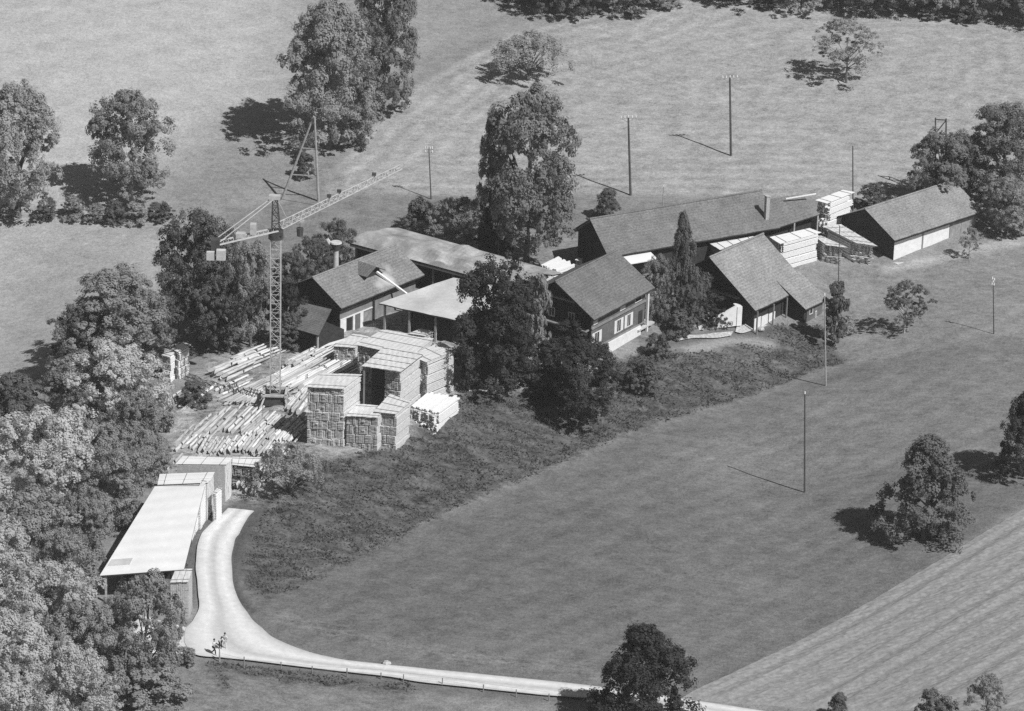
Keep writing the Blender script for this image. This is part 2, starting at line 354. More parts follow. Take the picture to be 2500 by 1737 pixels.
def catmull(P, n):
    P = np.array(P, float); Q = np.vstack([2*P[0]-P[1], P, 2*P[-1]-P[-2]]); out = []
    for i in range(1, len(Q)-2):
        for t in np.linspace(0, 1, n, endpoint=False):
            a, b_, c, d = Q[i-1], Q[i], Q[i+1], Q[i+2]
            out.append(.5*((2*b_)+(-a+c)*t+(2*a-5*b_+4*c-d)*t*t+(-a+3*b_-3*c+d)*t**3))
    out.append(P[-1]); return np.array(out)
def strip(name, Lp, Rp, across, along, lift, material, jag=.0):
    L = catmull([G(*p)[:2] for p in Lp], along); R = catmull([G(*p)[:2] for p in Rp], along)
    r = random.Random(5); V = []; F = []; n = across+1; UVs = []
    for i in range(len(L)):
        e0 = jag*mnoise.noise(Vector((i*.13, 3, 0))); e1 = jag*mnoise.noise(Vector((i*.13, 9, 0)))
        d = R[i]-L[i]; w_ = np.linalg.norm(d)+1e-6; a = L[i]+d/w_*e0; b_ = R[i]+d/w_*e1
        for k in range(n):
            p = a+(b_-a)*k/across; V.append((p[0], p[1], float(hgt(*p))+lift)); UVs.append(k/across)
    for i in range(len(L)-1):
        for k in range(across): q = i*n+k; F.append((q, q+1, q+n+1, q+n))
    mm = bpy.data.meshes.new(name); mm.from_pydata(V, [], F); mm.materials.append(material)
    at_ = mm.attributes.new('side', 'FLOAT', 'POINT'); at_.data.foreach_set('value', UVs)
    mm.polygons.foreach_set('use_smooth', [True]*len(F))
    nrm = mm.polygons[0].normal if len(F) else None; mm.update()
    if mm.polygons[0].normal.z < 0: mm.flip_normals()
    o = bpy.data.objects.new(name, mm); COL.objects.link(o); tag(o, kind='structure'); return o
def road_mat():
    M = bpy.data.materials.new('gravel_road'); M.use_nodes = True; t = M.node_tree; N = t.nodes; Lk = t.links; b = N['Principled BSDF']; b.inputs['Roughness'].default_value = 1
    a = N.new('ShaderNodeAttribute'); a.attribute_name = 'side'
    r = N.new('ShaderNodeValToRGB'); Lk.new(a.outputs['Fac'], r.inputs[0]); e = r.color_ramp
    stops = [(0, .42), (.10, .62), (.26, .72), (.40, .56), (.5, .50), (.6, .62), (.76, .74), (.92, .60), (1, .40)]
    e.elements[0].position = 0; e.elements[0].color = (.5,)*3+(1,); e.elements[1].position = 1; e.elements[1].color = (.45,)*3+(1,)
    for p, v in stops[1:-1]: q = e.elements.new(p); q.color = (v, v, v, 1)
    tc = N.new('ShaderNodeTexCoord'); no = N.new('ShaderNodeTexNoise'); no.inputs['Scale'].default_value = 1.4; no.inputs['Detail'].default_value = 8; no.inputs['Roughness'].default_value = .7; Lk.new(tc.outputs['Object'], no.inputs['Vector'])
    mr = N.new('ShaderNodeMapRange'); mr.inputs[1].default_value = .3; mr.inputs[2].default_value = .7; mr.inputs[3].default_value = .84; mr.inputs[4].default_value = 1.1; Lk.new(no.outputs[0], mr.inputs[0])
    vm = N.new('ShaderNodeVectorMath'); vm.operation = 'SCALE'; Lk.new(r.outputs[0], vm.inputs[0]); Lk.new(mr.outputs[0], vm.inputs['Scale'])
    Lk.new(vm.outputs[0], b.inputs['Base Color']); return M
RM = road_mat()
pairs = [((557,1243),(621,1250)),((530,1268),(603,1270)),((503,1293),(585,1303)),((486,1319),(574,1322)),((478,1368),(566,1365)),((481,1411),(567,1411)),((484,1455),(578,1455)),((486,1485),(592,1482)),((472,1515),(615,1512)),((454,1540),(638,1536)),((452,1572),(674,1562)),((478,1601),(722,1583)),((550,1609),(775,1600)),((627,1617),(833,1612)),((773,1635),(905,1621)),((943,1654),(1010,1632)),((1020,1667),(1070,1638)),((1150,1681),(1180,1649)),((1300,1697),(1310,1662)),((1450,1709),(1455,1678)),((1600,1728),(1610,1700)),((1720,1746),(1740,1719)),((1850,1768),(1880,1741))]
strip('road', [p[0] for p in pairs], [p[1] for p in pairs], 10, 9, .12, RM, .12)
strip('forecourt', [(330,1500),(325,1530),(320,1560),(330,1596)], [(462,1535),(458,1555),(458,1575),(474,1598)], 10, 6, .07, RM, .5)

def field_mat():
    M = bpy.data.materials.new('ploughed_soil'); M.use_nodes = True; t = M.node_tree; N = t.nodes; Lk = t.links; b = N['Principled BSDF']; b.inputs['Roughness'].default_value = 1; b.inputs['Specular IOR Level'].default_value = 0
    tc = N.new('ShaderNodeTexCoord'); no = N.new('ShaderNodeTexNoise'); no.inputs['Scale'].default_value = 1.6; no.inputs['Detail'].default_value = 8; no.inputs['Roughness'].default_value = .75; Lk.new(tc.outputs['Object'], no.inputs['Vector'])
    mr = N.new('ShaderNodeMapRange'); mr.inputs[1].default_value = .3; mr.inputs[2].default_value = .7; mr.inputs[3].default_value = .185; mr.inputs[4].default_value = .365; Lk.new(no.outputs[0], mr.inputs[0])
    cc = N.new('ShaderNodeCombineColor')
    for i in range(3): Lk.new(mr.outputs[0], cc.inputs[i])
    Lk.new(cc.outputs[0], b.inputs['Base Color']); return M
def furrows():
    # corners of the field; furrows run along the border away to the upper right
    a = G(1620, 1700)[:2]; b_ = G(2260, 1400)[:2]; d = (b_-a)/np.linalg.norm(b_-a); n = np.array([d[1], -d[0]])
    V = []; F = []; cols = []; us = np.arange(-60, 190, .6); vs_ = np.arange(0, 110, .3)
    # border follows the readings (slightly bent)
    bp = np.array([G(*p)[:2] for p in [(1560,1745),(1640,1712),(1800,1640),(2000,1530),(2260,1395),(2420,1290),(2560,1200)]])
    bu = (bp-a)@d; bv = (bp-a)@n
    c0 = G(1575, 1688)[:2]; c1 = G(2150, 1735)[:2]; cn = np.array([-(c1-c0)[1], (c1-c0)[0]])/np.linalg.norm(c1-c0)
    r = np.random.default_rng(2)
    for i, u in enumerate(us):
        off = np.mean([np.interp(u+q_, bu, bv) for q_ in (-14, -7, 0, 7, 14)])
        for j, v in enumerate(vs_):
            p = a+d*u+n*(v+off)
            ridge = .07*(1+.5*sin(v*.7))*math.sin(2*pi*v/2.6+.25*sin(u*.11)) * (1 if v > 1.2 else 0)
            eg = float(np.clip(((p-c0)@cn)/.8, -1, 1)); V.append((p[0], p[1], float(hgt(*p))+.02+(.13+ridge+(r.random()-.5)*.08)*max(eg, 0)-.35*max(-eg, 0) - (.2 if j == 0 else 0)))
    n_ = len(vs_)
    for i in range(len(us)-1):
        for j in range(n_-1):
            q = i*n_+j
            if (np.array(V[q][:2])-c0)@cn > -1.6: F.append((q, q+n_, q+n_+1, q+1))
    mm = bpy.data.meshes.new('ploughed_field'); mm.from_pydata(V, [], F); mm.materials.append(field_mat()); mm.update()
    if mm.polygons[0].normal.z < 0: mm.flip_normals()
    o = bpy.data.objects.new('ploughed_field', mm); COL.objects.link(o); tag(o, kind='structure')
furrows()

def rank_grass():
    r = np.random.default_rng(9); m_ = (ROUGH > .55) & near & (TONE < .16)
    js, is_ = np.nonzero(m_); n = 34000; k = r.integers(0, len(js), n)
    x = X[js[k], is_[k]]+r.random(n)*.6; y = Y[js[k], is_[k]]+r.random(n)*.7
    cl = vn = (np.sin(x*.9+2*np.sin(y*.5))+np.sin(y*1.3+x*.4)+r.normal(size=n)*.7) > -.6
    x, y, k = x[cl], y[cl], k[cl]; n = len(x); z = hgt(x, y)+(Z-hgt(X, Y))[js[k], is_[k]]-.06; a = r.random(n)*pi; h = .03+.16*r.random(n)**2; w_ = .06+.14*r.random(n)
    lx, ly = r.normal(size=n)*.22, r.normal(size=n)*.22; c, s_ = np.cos(a)*w_, np.sin(a)*w_
    q = np.stack([np.stack([x-c, y-s_, z-.1], 1), np.stack([x+c, y+s_, z-.1], 1), np.stack([x+c*.4+lx, y+s_*.4+ly, z+h+.10], 1), np.stack([x-c*.7+lx, y-s_*.7+ly, z+h*.8+.10], 1)], 1).reshape(-1, 3)
    g = bpy.data.meshes.new('rank_grass'); g.vertices.add(4*n); g.vertices.foreach_set('co', q.ravel()); g.loops.add(4*n); g.loops.foreach_set('vertex_index', np.arange(4*n))
    g.polygons.add(n); g.polygons.foreach_set('loop_start', np.arange(0, 4*n, 4)); g.polygons.foreach_set('loop_total', np.full(n, 4)); g.update(); g.materials.append(MT['tall_grass'])
    o = bpy.data.objects.new('rank_grass', g); COL.objects.link(o); tag(o, 'dark unmown grass on the bank below the yard and houses', 'grass', kind='stuff')
rank_grass()
# ------------------------------------------------------------------ gabled buildings
def gable(name, E1, E2, R1, zeave, label, cat, roofm, wallm, oh=(.7, .8), frontm=None, gablem=None, thick=.18, base=None, back=True):
    """E1, E2: front eave corners, R1: ridge above E1 (readings). Returns root and dims; local x along the eave, y inwards."""
    e1 = Uh(E1[0], E1[1], zeave) if base is None else U(E1[0], E1[1], base+zeave)
    z = e1[2]; e2 = U(E2[0], E2[1], z); d = e2-e1; L = np.linalg.norm(d); d /= L; n = np.array([-d[1], d[0], 0])
    rd = ray(*R1); A = np.array([n, [0, 0, 1.0], -rd]).T; hw, hh, _ = np.linalg.solve(A, CAM-e1)
    zg = z-zeave; rz = atan2(d[1], d[0]); o = e1.copy(); o[2] = zg
    r = root(name, o, rz, label, cat)
    W = 2*hw; k = hh/hw; ox, oy = oh; ze = zeave
    mb = MB()                                       # walls: a closed shell with gables
    x0, x1, y0, y1 = ox, L-ox, oy, W-oy; zw = ze+oy*k-thick*1.2; zr = ze+hh-thick*1.25; zb = -3.0
    fm = frontm or wallm; gm = gablem or wallm
    mb.add([(x0, y0, zb), (x1, y0, zb), (x1, y0, zw), (x0, y0, zw)], [(0, 1, 2, 3)], fm)
    mb.add([(x1, y1, zb), (x0, y1, zb), (x0, y1, zw), (x1, y1, zw)], [(0, 1, 2, 3)], wallm)
    mb.add([(x0, y1, zb), (x0, y0, zb), (x0, y0, zw), (x0, W/2, zr), (x0, y1, zw)], [(0, 1, 2, 3, 4)], gm)
    mb.add([(x1, y0, zb), (x1, y1, zb), (x1, y1, zw), (x1, W/2, zr), (x1, y0, zw)], [(0, 1, 2, 3, 4)], gm)
    mb.build('wall', r)
    rb = MB()
    for s in (0, 1):
        ya, yb = (0, W/2) if s == 0 else (W, W/2)
        nseg = 14
        for i in range(nseg):                       # slightly uneven courses
            xa, xb = L*i/nseg, L*(i+1)/nseg
            j = lambda q: .03*sin(q*2.1+s)
            t4 = [(xa, ya, ze+j(xa)), (xb, ya, ze+j(xb)), (xb, yb, ze+hh), (xa, yb, ze+hh)]
            if s: t4 = [t4[1], t4[0], t4[3], t4[2]]
            b4 = [(p[0], p[1], p[2]-thick) for p in t4]
            rb.hexa(b4, t4, roofm, 'wood_dark')
    rb.tube((-.05, W/2, ze+hh+.02), (L+.05, W/2, ze+hh+.02), .14, .14, roofm, n=6)
    rb.build('roof', r)
    return r, dict(L=L, W=W, k=k, ze=ze, hh=hh, ox=ox, oy=oy)
def win(r, u0, u1, z0, z1, y, frame='white', pane='glass', shutter=None, name='window', bars=True, face='front', x=None):
    fw_ = .09
    def q(a0, b0, a1, b1, dep0, dep1, mt, m_):
        if face == 'front': m_.box(a0, y-dep1, b0, a1, y-dep0, b1, mt)
        else: m_.box(x-dep1, a0, b0, x-dep0, a1, b1, mt)
    fm = MB()
    q(u0, z0, u0+fw_, z1, -.03, .06, frame, fm); q(u1-fw_, z0, u1, z1, -.03, .06, frame, fm)
    q(u0+fw_, z0, u1-fw_, z0+fw_, -.03, .06, frame, fm); q(u0+fw_, z1-fw_, u1-fw_, z1, -.03, .06, frame, fm)
    if bars: q((u0+u1)/2-.04, z0+fw_, (u0+u1)/2+.04, z1-fw_, -.03, .05, frame, fm)
    o = fm.build(name, r)
    gm = MB(); q(u0+fw_, z0+fw_, u1-fw_, z1-fw_, -.04, .02, pane, gm); gm.build('pane', o)
    if shutter:
        for (a, b_) in ((u0-.5, u0-.03), (u1+.03, u1+.5)):
            s = MB(); q(a, z0, b_, z1, -.02, .05, shutter, s); s.build('shutter', r)
    return o
def roofhit(r, D, x, y):            # where the reading meets the front slope of the roof, in local coordinates
    c = local(r, CAM); d = local(r, CAM+ray(x, y))-c
    t = (D['ze']+D['k']*c[1]-c[2])/(d[2]-D['k']*d[1]); return c+d*t
def panel(r, name, x0, y0, z0, x1, y1, z1, mt, parent=None):
    q = MB(); q.box(x0, y0, z0, x1, y1, z1, mt); return q.build(name, parent or r)

# H1 farmhouse in the middle
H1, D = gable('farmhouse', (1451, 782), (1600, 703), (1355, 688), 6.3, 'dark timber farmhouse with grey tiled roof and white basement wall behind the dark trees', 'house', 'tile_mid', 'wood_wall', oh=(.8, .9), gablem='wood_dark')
L1 = D['L']; y = D['oy']; x0, x1 = D['ox'], L1-D['ox']; wl = x1-x0
panel(H1, 'cornice', x0-.1, y-.18, 4.55, x1, y-.01, 4.78, 'wood_grey')
panel(H1, 'cornice', x0-.1, y-.14, 1.75, x1, y-.01, 1.92, 'wood_grey')
for a, b_ in ((.03, .11), (.52, .62), (.80, .93)): win(H1, x0+wl*a, x0+wl*b_, 5.0, 5.6, y, bars=False, frame='white', pane='white' if a < .6 else 'glass')
win(H1, x0+wl*.06, x0+wl*.15, 2.3, 3.9, y, shutter='white')
win(H1, x0+wl*.47, x0+wl*.55, 2.3, 4.0, y, shutter='white')
win(H1, x0+wl*.66, x0+wl*.73, 2.3, 4.0, y, shutter='white')
panel(H1, 'basement_wall', x0+wl*.30, y-.30, -2.0, x0+wl*.9, y-.02, 1.72, 'render')
panel(H1, 'corner_post', x1-.05, y-.45, -1.5, x1+.25, y-.15, 6.2, 'white')
panel(H1, 'porch_floor', x1-2.0, y-.5, 1.2, x1+1.6, y+3.0, 1.4, 'concrete')
panel(H1, 'door', x0+wl*.88, y-.06, 1.45, x0+wl*.95, y+.02, 3.6, 'wood_dark')
for zz, dd in ((7.6, .5), (4.3, .8)):              # balcony rails on the dark gable
    q = MB(); yy0, yy1 = (3.2, D['W']-3.2) if zz > 5 else (1.2, D['W']-1.2)
    q.box(x0-dd, yy0, zz, x0-.01, yy1, zz+.16, 'wood_grey'); q.build('balcony', H1)
for yy in (3.4, 6.3, 9.0): win(H1, yy, yy+.9, 4.9, 6.1, 0, face='side', x=x0)

# H2 farm barn-house with bleached roof and side wing
H2, D = gable('old_barn', (1844.7, 759.6), (1975, 699), (1732, 629), 3.2, 'old barn house with bleached tiled roof, dark gable and lower side wing', 'house', 'tile_pale', 'wood_dark', oh=(.8, .8), frontm='wood_dark')
L2 = D['L']; y = D['oy']; k = D['k']
for i in range(3):
    panel(H2, 'limewashed_panel', .9+i*1.55, y-.09, .0, 2.3+i*1.55, y-.01, 1.6-.12*i, 'render')
panel(H2, 'plinth', .7, y-.35, -1.0, L2*.6, y-.12, .15, 'stone')
for u_ in (.35, L2*.33, L2*.58): panel(H2, 'eave_post', u_, -.1, -.6, u_+.16, .06, D['ze']-.22, 'wood_grey')
ua, ub, yk, yo = L2*.62, L2+.45, 2.0, -2.7; zk = D['ze']+yk*k; zo = D['ze']-1.2
q = MB()
for i in range(5):
    xa, xb = ua+(ub-ua)*i/5, ua+(ub-ua)*(i+1)/5
    t4 = [(xa, yo, zo), (xb, yo, zo), (xb, yk, zk+.05), (xa, yk, zk+.05)]
    q.hexa([(p[0], p[1], p[2]-.17) for p in t4], t4, 'tile_pale', 'wood_dark')
q.build('wing_roof', H2)
q = MB(); za, zb_ = zo+.5*(zk-zo)/(yk-yo)-.2, zk-.25; xa, xb = ua+.4, ub-.5
q.add([(xa, yo+.5, -3), (xb, yo+.5, -3), (xb, yk, -3), (xa, yk, -3), (xa, yo+.5, za), (xb, yo+.5, za), (xb, yk, zb_), (xa, yk, zb_)], [(0, 1, 5, 4), (1, 2, 6, 5), (3, 0, 4, 7)], 'wood_dark'); q.build('wing_wall', H2)
panel(H2, 'wing_front', xa+.5, yo+.40, -2, xb, yo+.49, za-.1, 'wood_wall')
win(H2, xa+1.0, xa+1.75, za-1.3, za-.4, yo+.40, bars=False)
win(H2, xa+2.3, xa+2.65, za-2.4, za-1.2, yo+.40, bars=False)
q = MB(); q.box(.2, 3.0, 3.9, .69, D['W']-3.0, 4.05, 'wood_grey'); q.build('beam', H2)

# H3 barn on the right with limewashed wall
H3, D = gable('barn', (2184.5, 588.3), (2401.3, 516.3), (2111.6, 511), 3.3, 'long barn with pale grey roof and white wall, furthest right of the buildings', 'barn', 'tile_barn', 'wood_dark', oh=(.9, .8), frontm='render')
L3 = D['L']; y = D['oy']; x0, x1 = D['ox'], L3-D['ox']; wl = x1-x0
panel(H3, 'fascia', x0-.5, y-.3, 2.75, x1+.3, y-.02, 3.15, 'wood_dark')
for a, b_ in ((.69, .83), (.835, .985)): panel(H3, 'gate', x0+wl*a, y-.1, -.5, x0+wl*b_, y-.02, 2.7, 'wood_gate')
panel(H3, 'corner_post', x1-.05, y-.15, -1, x1+.15, y+.05, 2.8, 'wood_grey')
for a in (.345, .355): pass
panel(H3, 'wall_post', x0+wl*.345, y-.07, -1, x0+wl*.36, y-.01, 2.72, 'wood_grey')
panel(H3, 'apron', x0-.5, y-1.2, -.9, x0+wl*.75, y-.35, .03, 'concrete')

# H4 long shed in the back, with lower extension
H4, D = gable('long_shed', (1485, 628), (1905, 556), (1440, 535), 3.6, 'very long shed with dull tiled roof and brick chimney, back row of the yard', 'shed', 'tile_shed', 'wood_dark', oh=(.8, .8))
L4 = D['L']; y = D['oy']
q = MB(); cxx, cyy = None, None
bp = roofhit(H4, D, 1871, 533); zc = bp[2]
q.box(bp[0]-.26, bp[1]-.26, zc-.8, bp[0]+.26, bp[1]+.26, zc+3.0, 'brick'); q.box(bp[0]-.33, bp[1]-.33, zc+3.0, bp[0]+.33, bp[1]+.33, zc+3.15, 'stone'); q.build('chimney', H4)
q = MB(); mx_ = L4*.42; zr = D['ze']+D['hh']
q.tube((mx_, D['W']/2, zr-.2), (mx_, D['W']/2, zr+3.0), .07, .05, 'pole_pale'); q.box(mx_-.35, D['W']/2-.05, zr+2.7, mx_+.35, D['W']/2+.05, zr+2.8, 'pole_pale')
for s in (-.3, -.1, .1, .3): q.tube((mx_+s, D['W']/2, zr+2.8), (mx_+s, D['W']/2, zr+3.05), .06, .06, 'porcelain')
q.build('service_mast', H4)
q = MB(); t4 = [(1.6, -1.6, D['ze']-.75), (6.4, -1.6, D['ze']-.75), (6.4, .4, D['ze']-.35), (1.6, .4, D['ze']-.35)]
q.hexa([(p[0], p[1], p[2]-.1) for p in t4], t4, 'sheet_white'); q.build('canopy', H4)
for s in (1.8, 6.2): panel(H4, 'canopy_post', s, -1.5, -.5, s+.14, -1.36, D['ze']-.85, 'white')
H4_EXT = True

# H5 the mill house
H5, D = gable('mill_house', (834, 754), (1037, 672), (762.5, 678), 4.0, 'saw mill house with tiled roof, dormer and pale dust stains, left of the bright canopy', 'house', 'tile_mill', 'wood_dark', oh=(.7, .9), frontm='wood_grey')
L5 = D['L']; y = D['oy']; x0, x1 = D['ox'], L5-D['ox']; wl = x1-x0
panel(H5, 'fascia', x0-.3, y-.3, 3.35, x1, y-.02, 3.9, 'wood_dark')
panel(H5, 'sill_beam', x0, y-.12, 1.95, x0+wl*.42, y-.02, 2.1, 'render')
for a, b_ in ((.0, .075), (.165, .19), (.26, .30)): panel(H5, 'pier', x0+wl*a, y-.12, -.8, x0+wl*b_, y-.02, 1.93, 'render')
panel(H5, 'gate', x0+wl*.195, y-.08, -.8, x0+wl*.255, y-.02, 1.9, 'wood_wall')
panel(H5, 'gate', x0+wl*.305, y-.08, -.8, x0+wl*.40, y-.02, 1.6, 'wood_gate')
win(H5, x0+wl*.09, x0+wl*.155, .1, 1.8, y, frame='wood_dark')
panel(H5, 'corner_post', x0+wl*.425, y-.2, -.8, x0+wl*.445, y-.02, 3.3, 'wood_dark')
q = MB(); u0 = 7.0; k = D['k']                       # dormer
yd, yt = 2.3, 4.9; ze = D['ze']; zd = ze+yd*k
q.add([(u0, yd, zd), (u0+2.6, yd, zd), (u0+2.6, yd, zd+.7), (u0+1.3, yd, zd+1.3), (u0, yd, zd+.7)], [(0, 1, 2, 3, 4)], 'wood_dark')
q.add([(u0, yd, zd), (u0, yd, zd+.7), (u0, yd+.7/k, zd+.7)], [(0, 1, 2)], 'wood_dark'); q.add([(u0+2.6, yd, zd), (u0+2.6, yd, zd+.7), (u0+2.6, yd+.7/k, zd+.7)], [(0, 2, 1)], 'wood_dark')
dm = q.build('dormer', H5)
q = MB()
for s in (-1, 1):
    xm = u0+1.3; xe = xm+s*1.75; t4 = [(xe, yd-.6, zd+.5), (xm, yd-.6, zd+1.42), (xm, yd+1.5/k, zd+1.42), (xe, yd+.55/k, zd+.5)]
    if s > 0: t4 = [t4[1], t4[0], t4[3], t4[2]]
    q.hexa([(p[0], p[1], p[2]-.1) for p in t4], t4, 'tile_small', 'wood_dark')
q.build('dormer_roof', dm)
q = MB(); a_, b_ = Vector((u0+1.9, yd-.1, zd+.45)), Vector((u0+4.4, -2.0, 2.4))
q.bar(a_, b_, .28, 'lumber_bright'); q.build('chute', H5)
# chimney stack of the mill behind the ridge
P = G(819, 735); zt = zat(P, 590)
R = root('mill_chimney', P, 0, 'pale round chimney with dark capped top, rising behind the mill house roof', 'chimney')
h_ = zt-P[2]; q = MB(); q.tube((0, 0, -.5), (0, 0, h_-1.1), .40, .34, 'concrete', n=14); q.build('shaft', R, smooth=False)
q = MB(); q.tube((0, 0, h_-1.1), (0, 0, h_-.25), .45, .62, 'steel_dark', n=14); q.tube((0, 0, h_-.2), (0, 0, h_-.05), .75, .68, 'concrete', n=14); q.build('cap', R)
q = MB(); q.tube((-.5, .1, h_-.9), (-1.2, .2, h_+.2), .35, .28, 'steel', n=8); q.build('vent_elbow', R)

# H6 long low metal roofed hall
def slab_roof(quads, thick, mt, name, r, edge='wood_dark', sub=None):
    q = MB()
    for t4 in quads:
        q.hexa([(p[0], p[1], p[2]-thick) for p in t4], t4, mt, edge)
    return q.build(name, r)
def openhall(name, A, B, C, D_, zs, label, cat, mt, posts, thick=.16, wave=0.0, nseg=1, walls=None, seam=0):
    """A front-left, B front-right, C back-right, D_ back-left corners of the roof; zs heights above ground"""
    zc = [Uh(p[0], p[1], h)[2] for p, h in zip((A, B, C, D_), zs)]
    pts = [U(p[0], p[1], z) for p, z in zip((A, B, C, D_), zc)]
    o = pts[0].copy(); o[2] = float(hgt(o[0], o[1])); d = pts[1]-pts[0]; rz = atan2(d[1], d[0]); r = root(name, o, rz, label, cat)
    l = [local(r, p) for p in pts]; q = MB(); nu, nv = max(2, nseg), max(2, nseg)
    rr = random.Random(len(name)); gg = []
    for j in range(nv+1):
        for i in range(nu+1):
            u, v = i/nu, j/nv; p = (l[0]*(1-u)+l[1]*u)*(1-v)+(l[3]*(1-u)+l[2]*u)*v
            if wave: p = p+np.array([0, 0, wave*(sin(u*17+v*5)+.7*sin(v*11-u*6)+ (rr.random()-.5))])
            gg.append(p)
    top = list(gg); bot = [p-np.array([0, 0, thick]) for p in gg]; n1 = nu+1; N_ = len(gg); F = []; E_ = []
    for j in range(nv):
        for i in range(nu):
            a = j*n1+i; F.append((a, a+1, a+n1+1, a+n1)); E_.append((N_+a+n1, N_+a+n1+1, N_+a+1, N_+a))
    for i in range(nu): E_.append((N_+i, N_+i+1, i+1, i)); a = nv*n1+i; E_.append((a, a+1, N_+a+1, N_+a))
    for j in range(nv): a = j*n1; E_.append((N_+a+n1, N_+a, a, a+n1)); a = j*n1+nu; E_.append((N_+a, N_+a+n1, a+n1, a))
    o_ = len(q.v); q.add(top+bot, F, mt); q.add(top+bot, E_, 'wood_dark'); q.build('roof', r)
    for (u, v) in posts:
        p = (l[0]*(1-u)+l[1]*u)*(1-v)+(l[3]*(1-u)+l[2]*u)*v
        wv_ = np.array([cos(rz)*p[0]-sin(rz)*p[1]+o[0], sin(rz)*p[0]+cos(rz)*p[1]+o[1]]); zg = float(hgt(*wv_))-o[2]-.3
        panel(r, 'post', p[0]-.12, p[1]-.12, zg, p[0]+.12, p[1]+.12, p[2]-thick-.01-abs(wave)*2, 'pole_pale')
    return r, l
zH = 4.2
a0 = Uh(849, 592, zH); zz = a0[2]
c_ = {'nl': U(849, 592, zz), 'nr': U(1262, 704, zz), 'fl': U(972, 556.3, zz), 'fr': U(1374, 667, zz), 'rl': U(897, 565, zz+1.1), 'rr': U(1304, 675, zz+1.1)}
o = c_['nl'].copy(); o[2] = float(hgt(o[0], o[1])); d = c_['nr']-c_['nl']; H6 = root('sawing_hall', o, atan2(d[1], d[0]), 'long low hall with rippled pale sheet metal roof behind the mill house', 'hall')
l = {k_: local(H6, v) for k_, v in c_.items()}
q = MB(); ns = 44
for s in (('nl', 'nr', 'rl', 'rr'), ('rl', 'rr', 'fl', 'fr')):
    gp = [];
    for i in range(ns+1):
        for j in range(9):
            u, v = i/ns, j/8; a = l[s[0]]*(1-u)+l[s[1]]*u; b_ = l[s[2]]*(1-u)+l[s[3]]*u; p = a*(1-v)+b_*v
            env = (math.exp(-((u-.55)/.16)**2)*.8+.25)*sin(pi*min(max(v, 0), 1))**.5 if 0 < j < 8 else .0
            p = p+np.array([0, 0, .75*env*(sin(u*38+v*4)*.5+sin(u*15-v*6)*.7)]); gp.append(p)
    F = [(i*9+j, (i+1)*9+j, (i+1)*9+j+1, i*9+j+1) for i in range(ns) for j in range(8)]
    q.add(gp, F, 'sheet'); q.add([p-np.array([0, 0, .15]) for p in gp], [f[::-1] for f in F], 'wood_dark')
q.build('roof', H6)
q = MB(); W6 = l['fl'][1]; L6 = l['nr'][0]
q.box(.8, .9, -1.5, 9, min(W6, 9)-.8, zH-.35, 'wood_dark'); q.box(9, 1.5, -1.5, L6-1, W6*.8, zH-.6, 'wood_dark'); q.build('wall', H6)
for i in range(9): xx = 1+i*(L6-2)/8; panel(H6, 'post', xx, .25, -1.2, xx+.22, .47, zH-.2, 'wood_grey')
panel(H6, 'fascia', .3, .02, zH-.5, L6-.2, .1, zH-.18, 'wood_grey')

H4b, l4 = openhall('shed_extension', (1878, 563), (2001, 524), (1958, 474), (1858, 489), (3.2, 3.3, 5.4, 5.6), 'lower tiled extension at the right end of the long shed', 'shed', 'tile_shed', [(.5, .03), (.97, .03)], nseg=5)
q = MB(); q.add([l4[0]*(1, 1, 0)+(.3, .9, -.8), l4[1]*(1, 1, 0)+(-.5, .9, -.8), l4[1]+(-.5, .9, .15), l4[0]+(.3, .9, .15)], [(0, 1, 2, 3)], 'wood_dark')
q.add([l4[1]*(1, 1, 0)+(-.5, .9, -.8), l4[2]*(1, 1, 0)+(-.5, 0, -.8), l4[2]+(-.5, 0, -.3), l4[1]+(-.5, .9, .15)], [(0, 1, 2, 3)], 'wood_dark'); q.build('wall', H4b)
q = MB(); q.bar(l4[2]+(-3.2, -.3, .1), l4[2]+(1.0, -1.6, .3), .15, 'lumber_bright'); q.build('gutter_plank', H4b)

# H7 bright canopy
openhall('bright_canopy', (925, 741), (1120, 784), (1290, 716), (1107, 677), (3.6, 3.4, 3.6, 4.2), 'bright flat canopy roof standing open in front of the sawing hall', 'canopy', 'sheet_bright',
         [(.03, .05), (.35, .04), (.68, .04), (.03, .5), (.95, .06), (.05, .93)], wave=.03, nseg=14)
_c = [o for o in bpy.data.objects if o.name == 'bright_canopy'][0]; _l = [local(_c, Uh(x, y, h)) for (x, y), h in (((925, 741), 3.6), ((1120, 784), 3.4), ((1290, 716), 3.6), ((1107, 677), 4.2))]
def _b(u, v, z): p = (_l[0]*(1-u)+_l[1]*u)*(1-v)+(_l[3]*(1-u)+_l[2]*u)*v; return (p[0], p[1], z)
q = MB(); q.hexa([_b(.30, .1, -2), _b(.97, .1, -2), _b(.97, .9, -2), _b(.30, .9, -2)], [_b(.30, .1, 3.0), _b(.97, .1, 3.0), _b(.97, .9, 3.1), _b(.30, .9, 3.1)], 'wood_dark'); q.build('dark_backing', _c)  # dark box added under the roof to stand for the shade there
# H8 small shed left of the mill
H8, l8 = openhall('tool_shed', (686, 793), (778, 820), (811.6, 751.4), (726.6, 727.5), (2.8, 2.8, 3.6, 3.6), 'small low shed with old tiled roof, beside the crane mast', 'shed', 'tile_small', [(.05, .05), (.95, .05)], nseg=3)
q = MB(); q.box(.5, .6, -.6, l8[1][0]-1.0, l8[2][1]-.7, 2.5, 'wood_dark'); q.build('wall', H8)
q = MB(); t4 = [(-1.0, 1.6, 2.4), (.1, 1.6, 2.5), (l8[3][0]-.1, l8[3][1], 3.2), (l8[3][0]-1.2, l8[3][1]-.3, 2.9)]
q.hexa([(p[0], p[1], p[2]-.12) for p in t4], t4, 'sheet'); q.build('side_roof', H8)

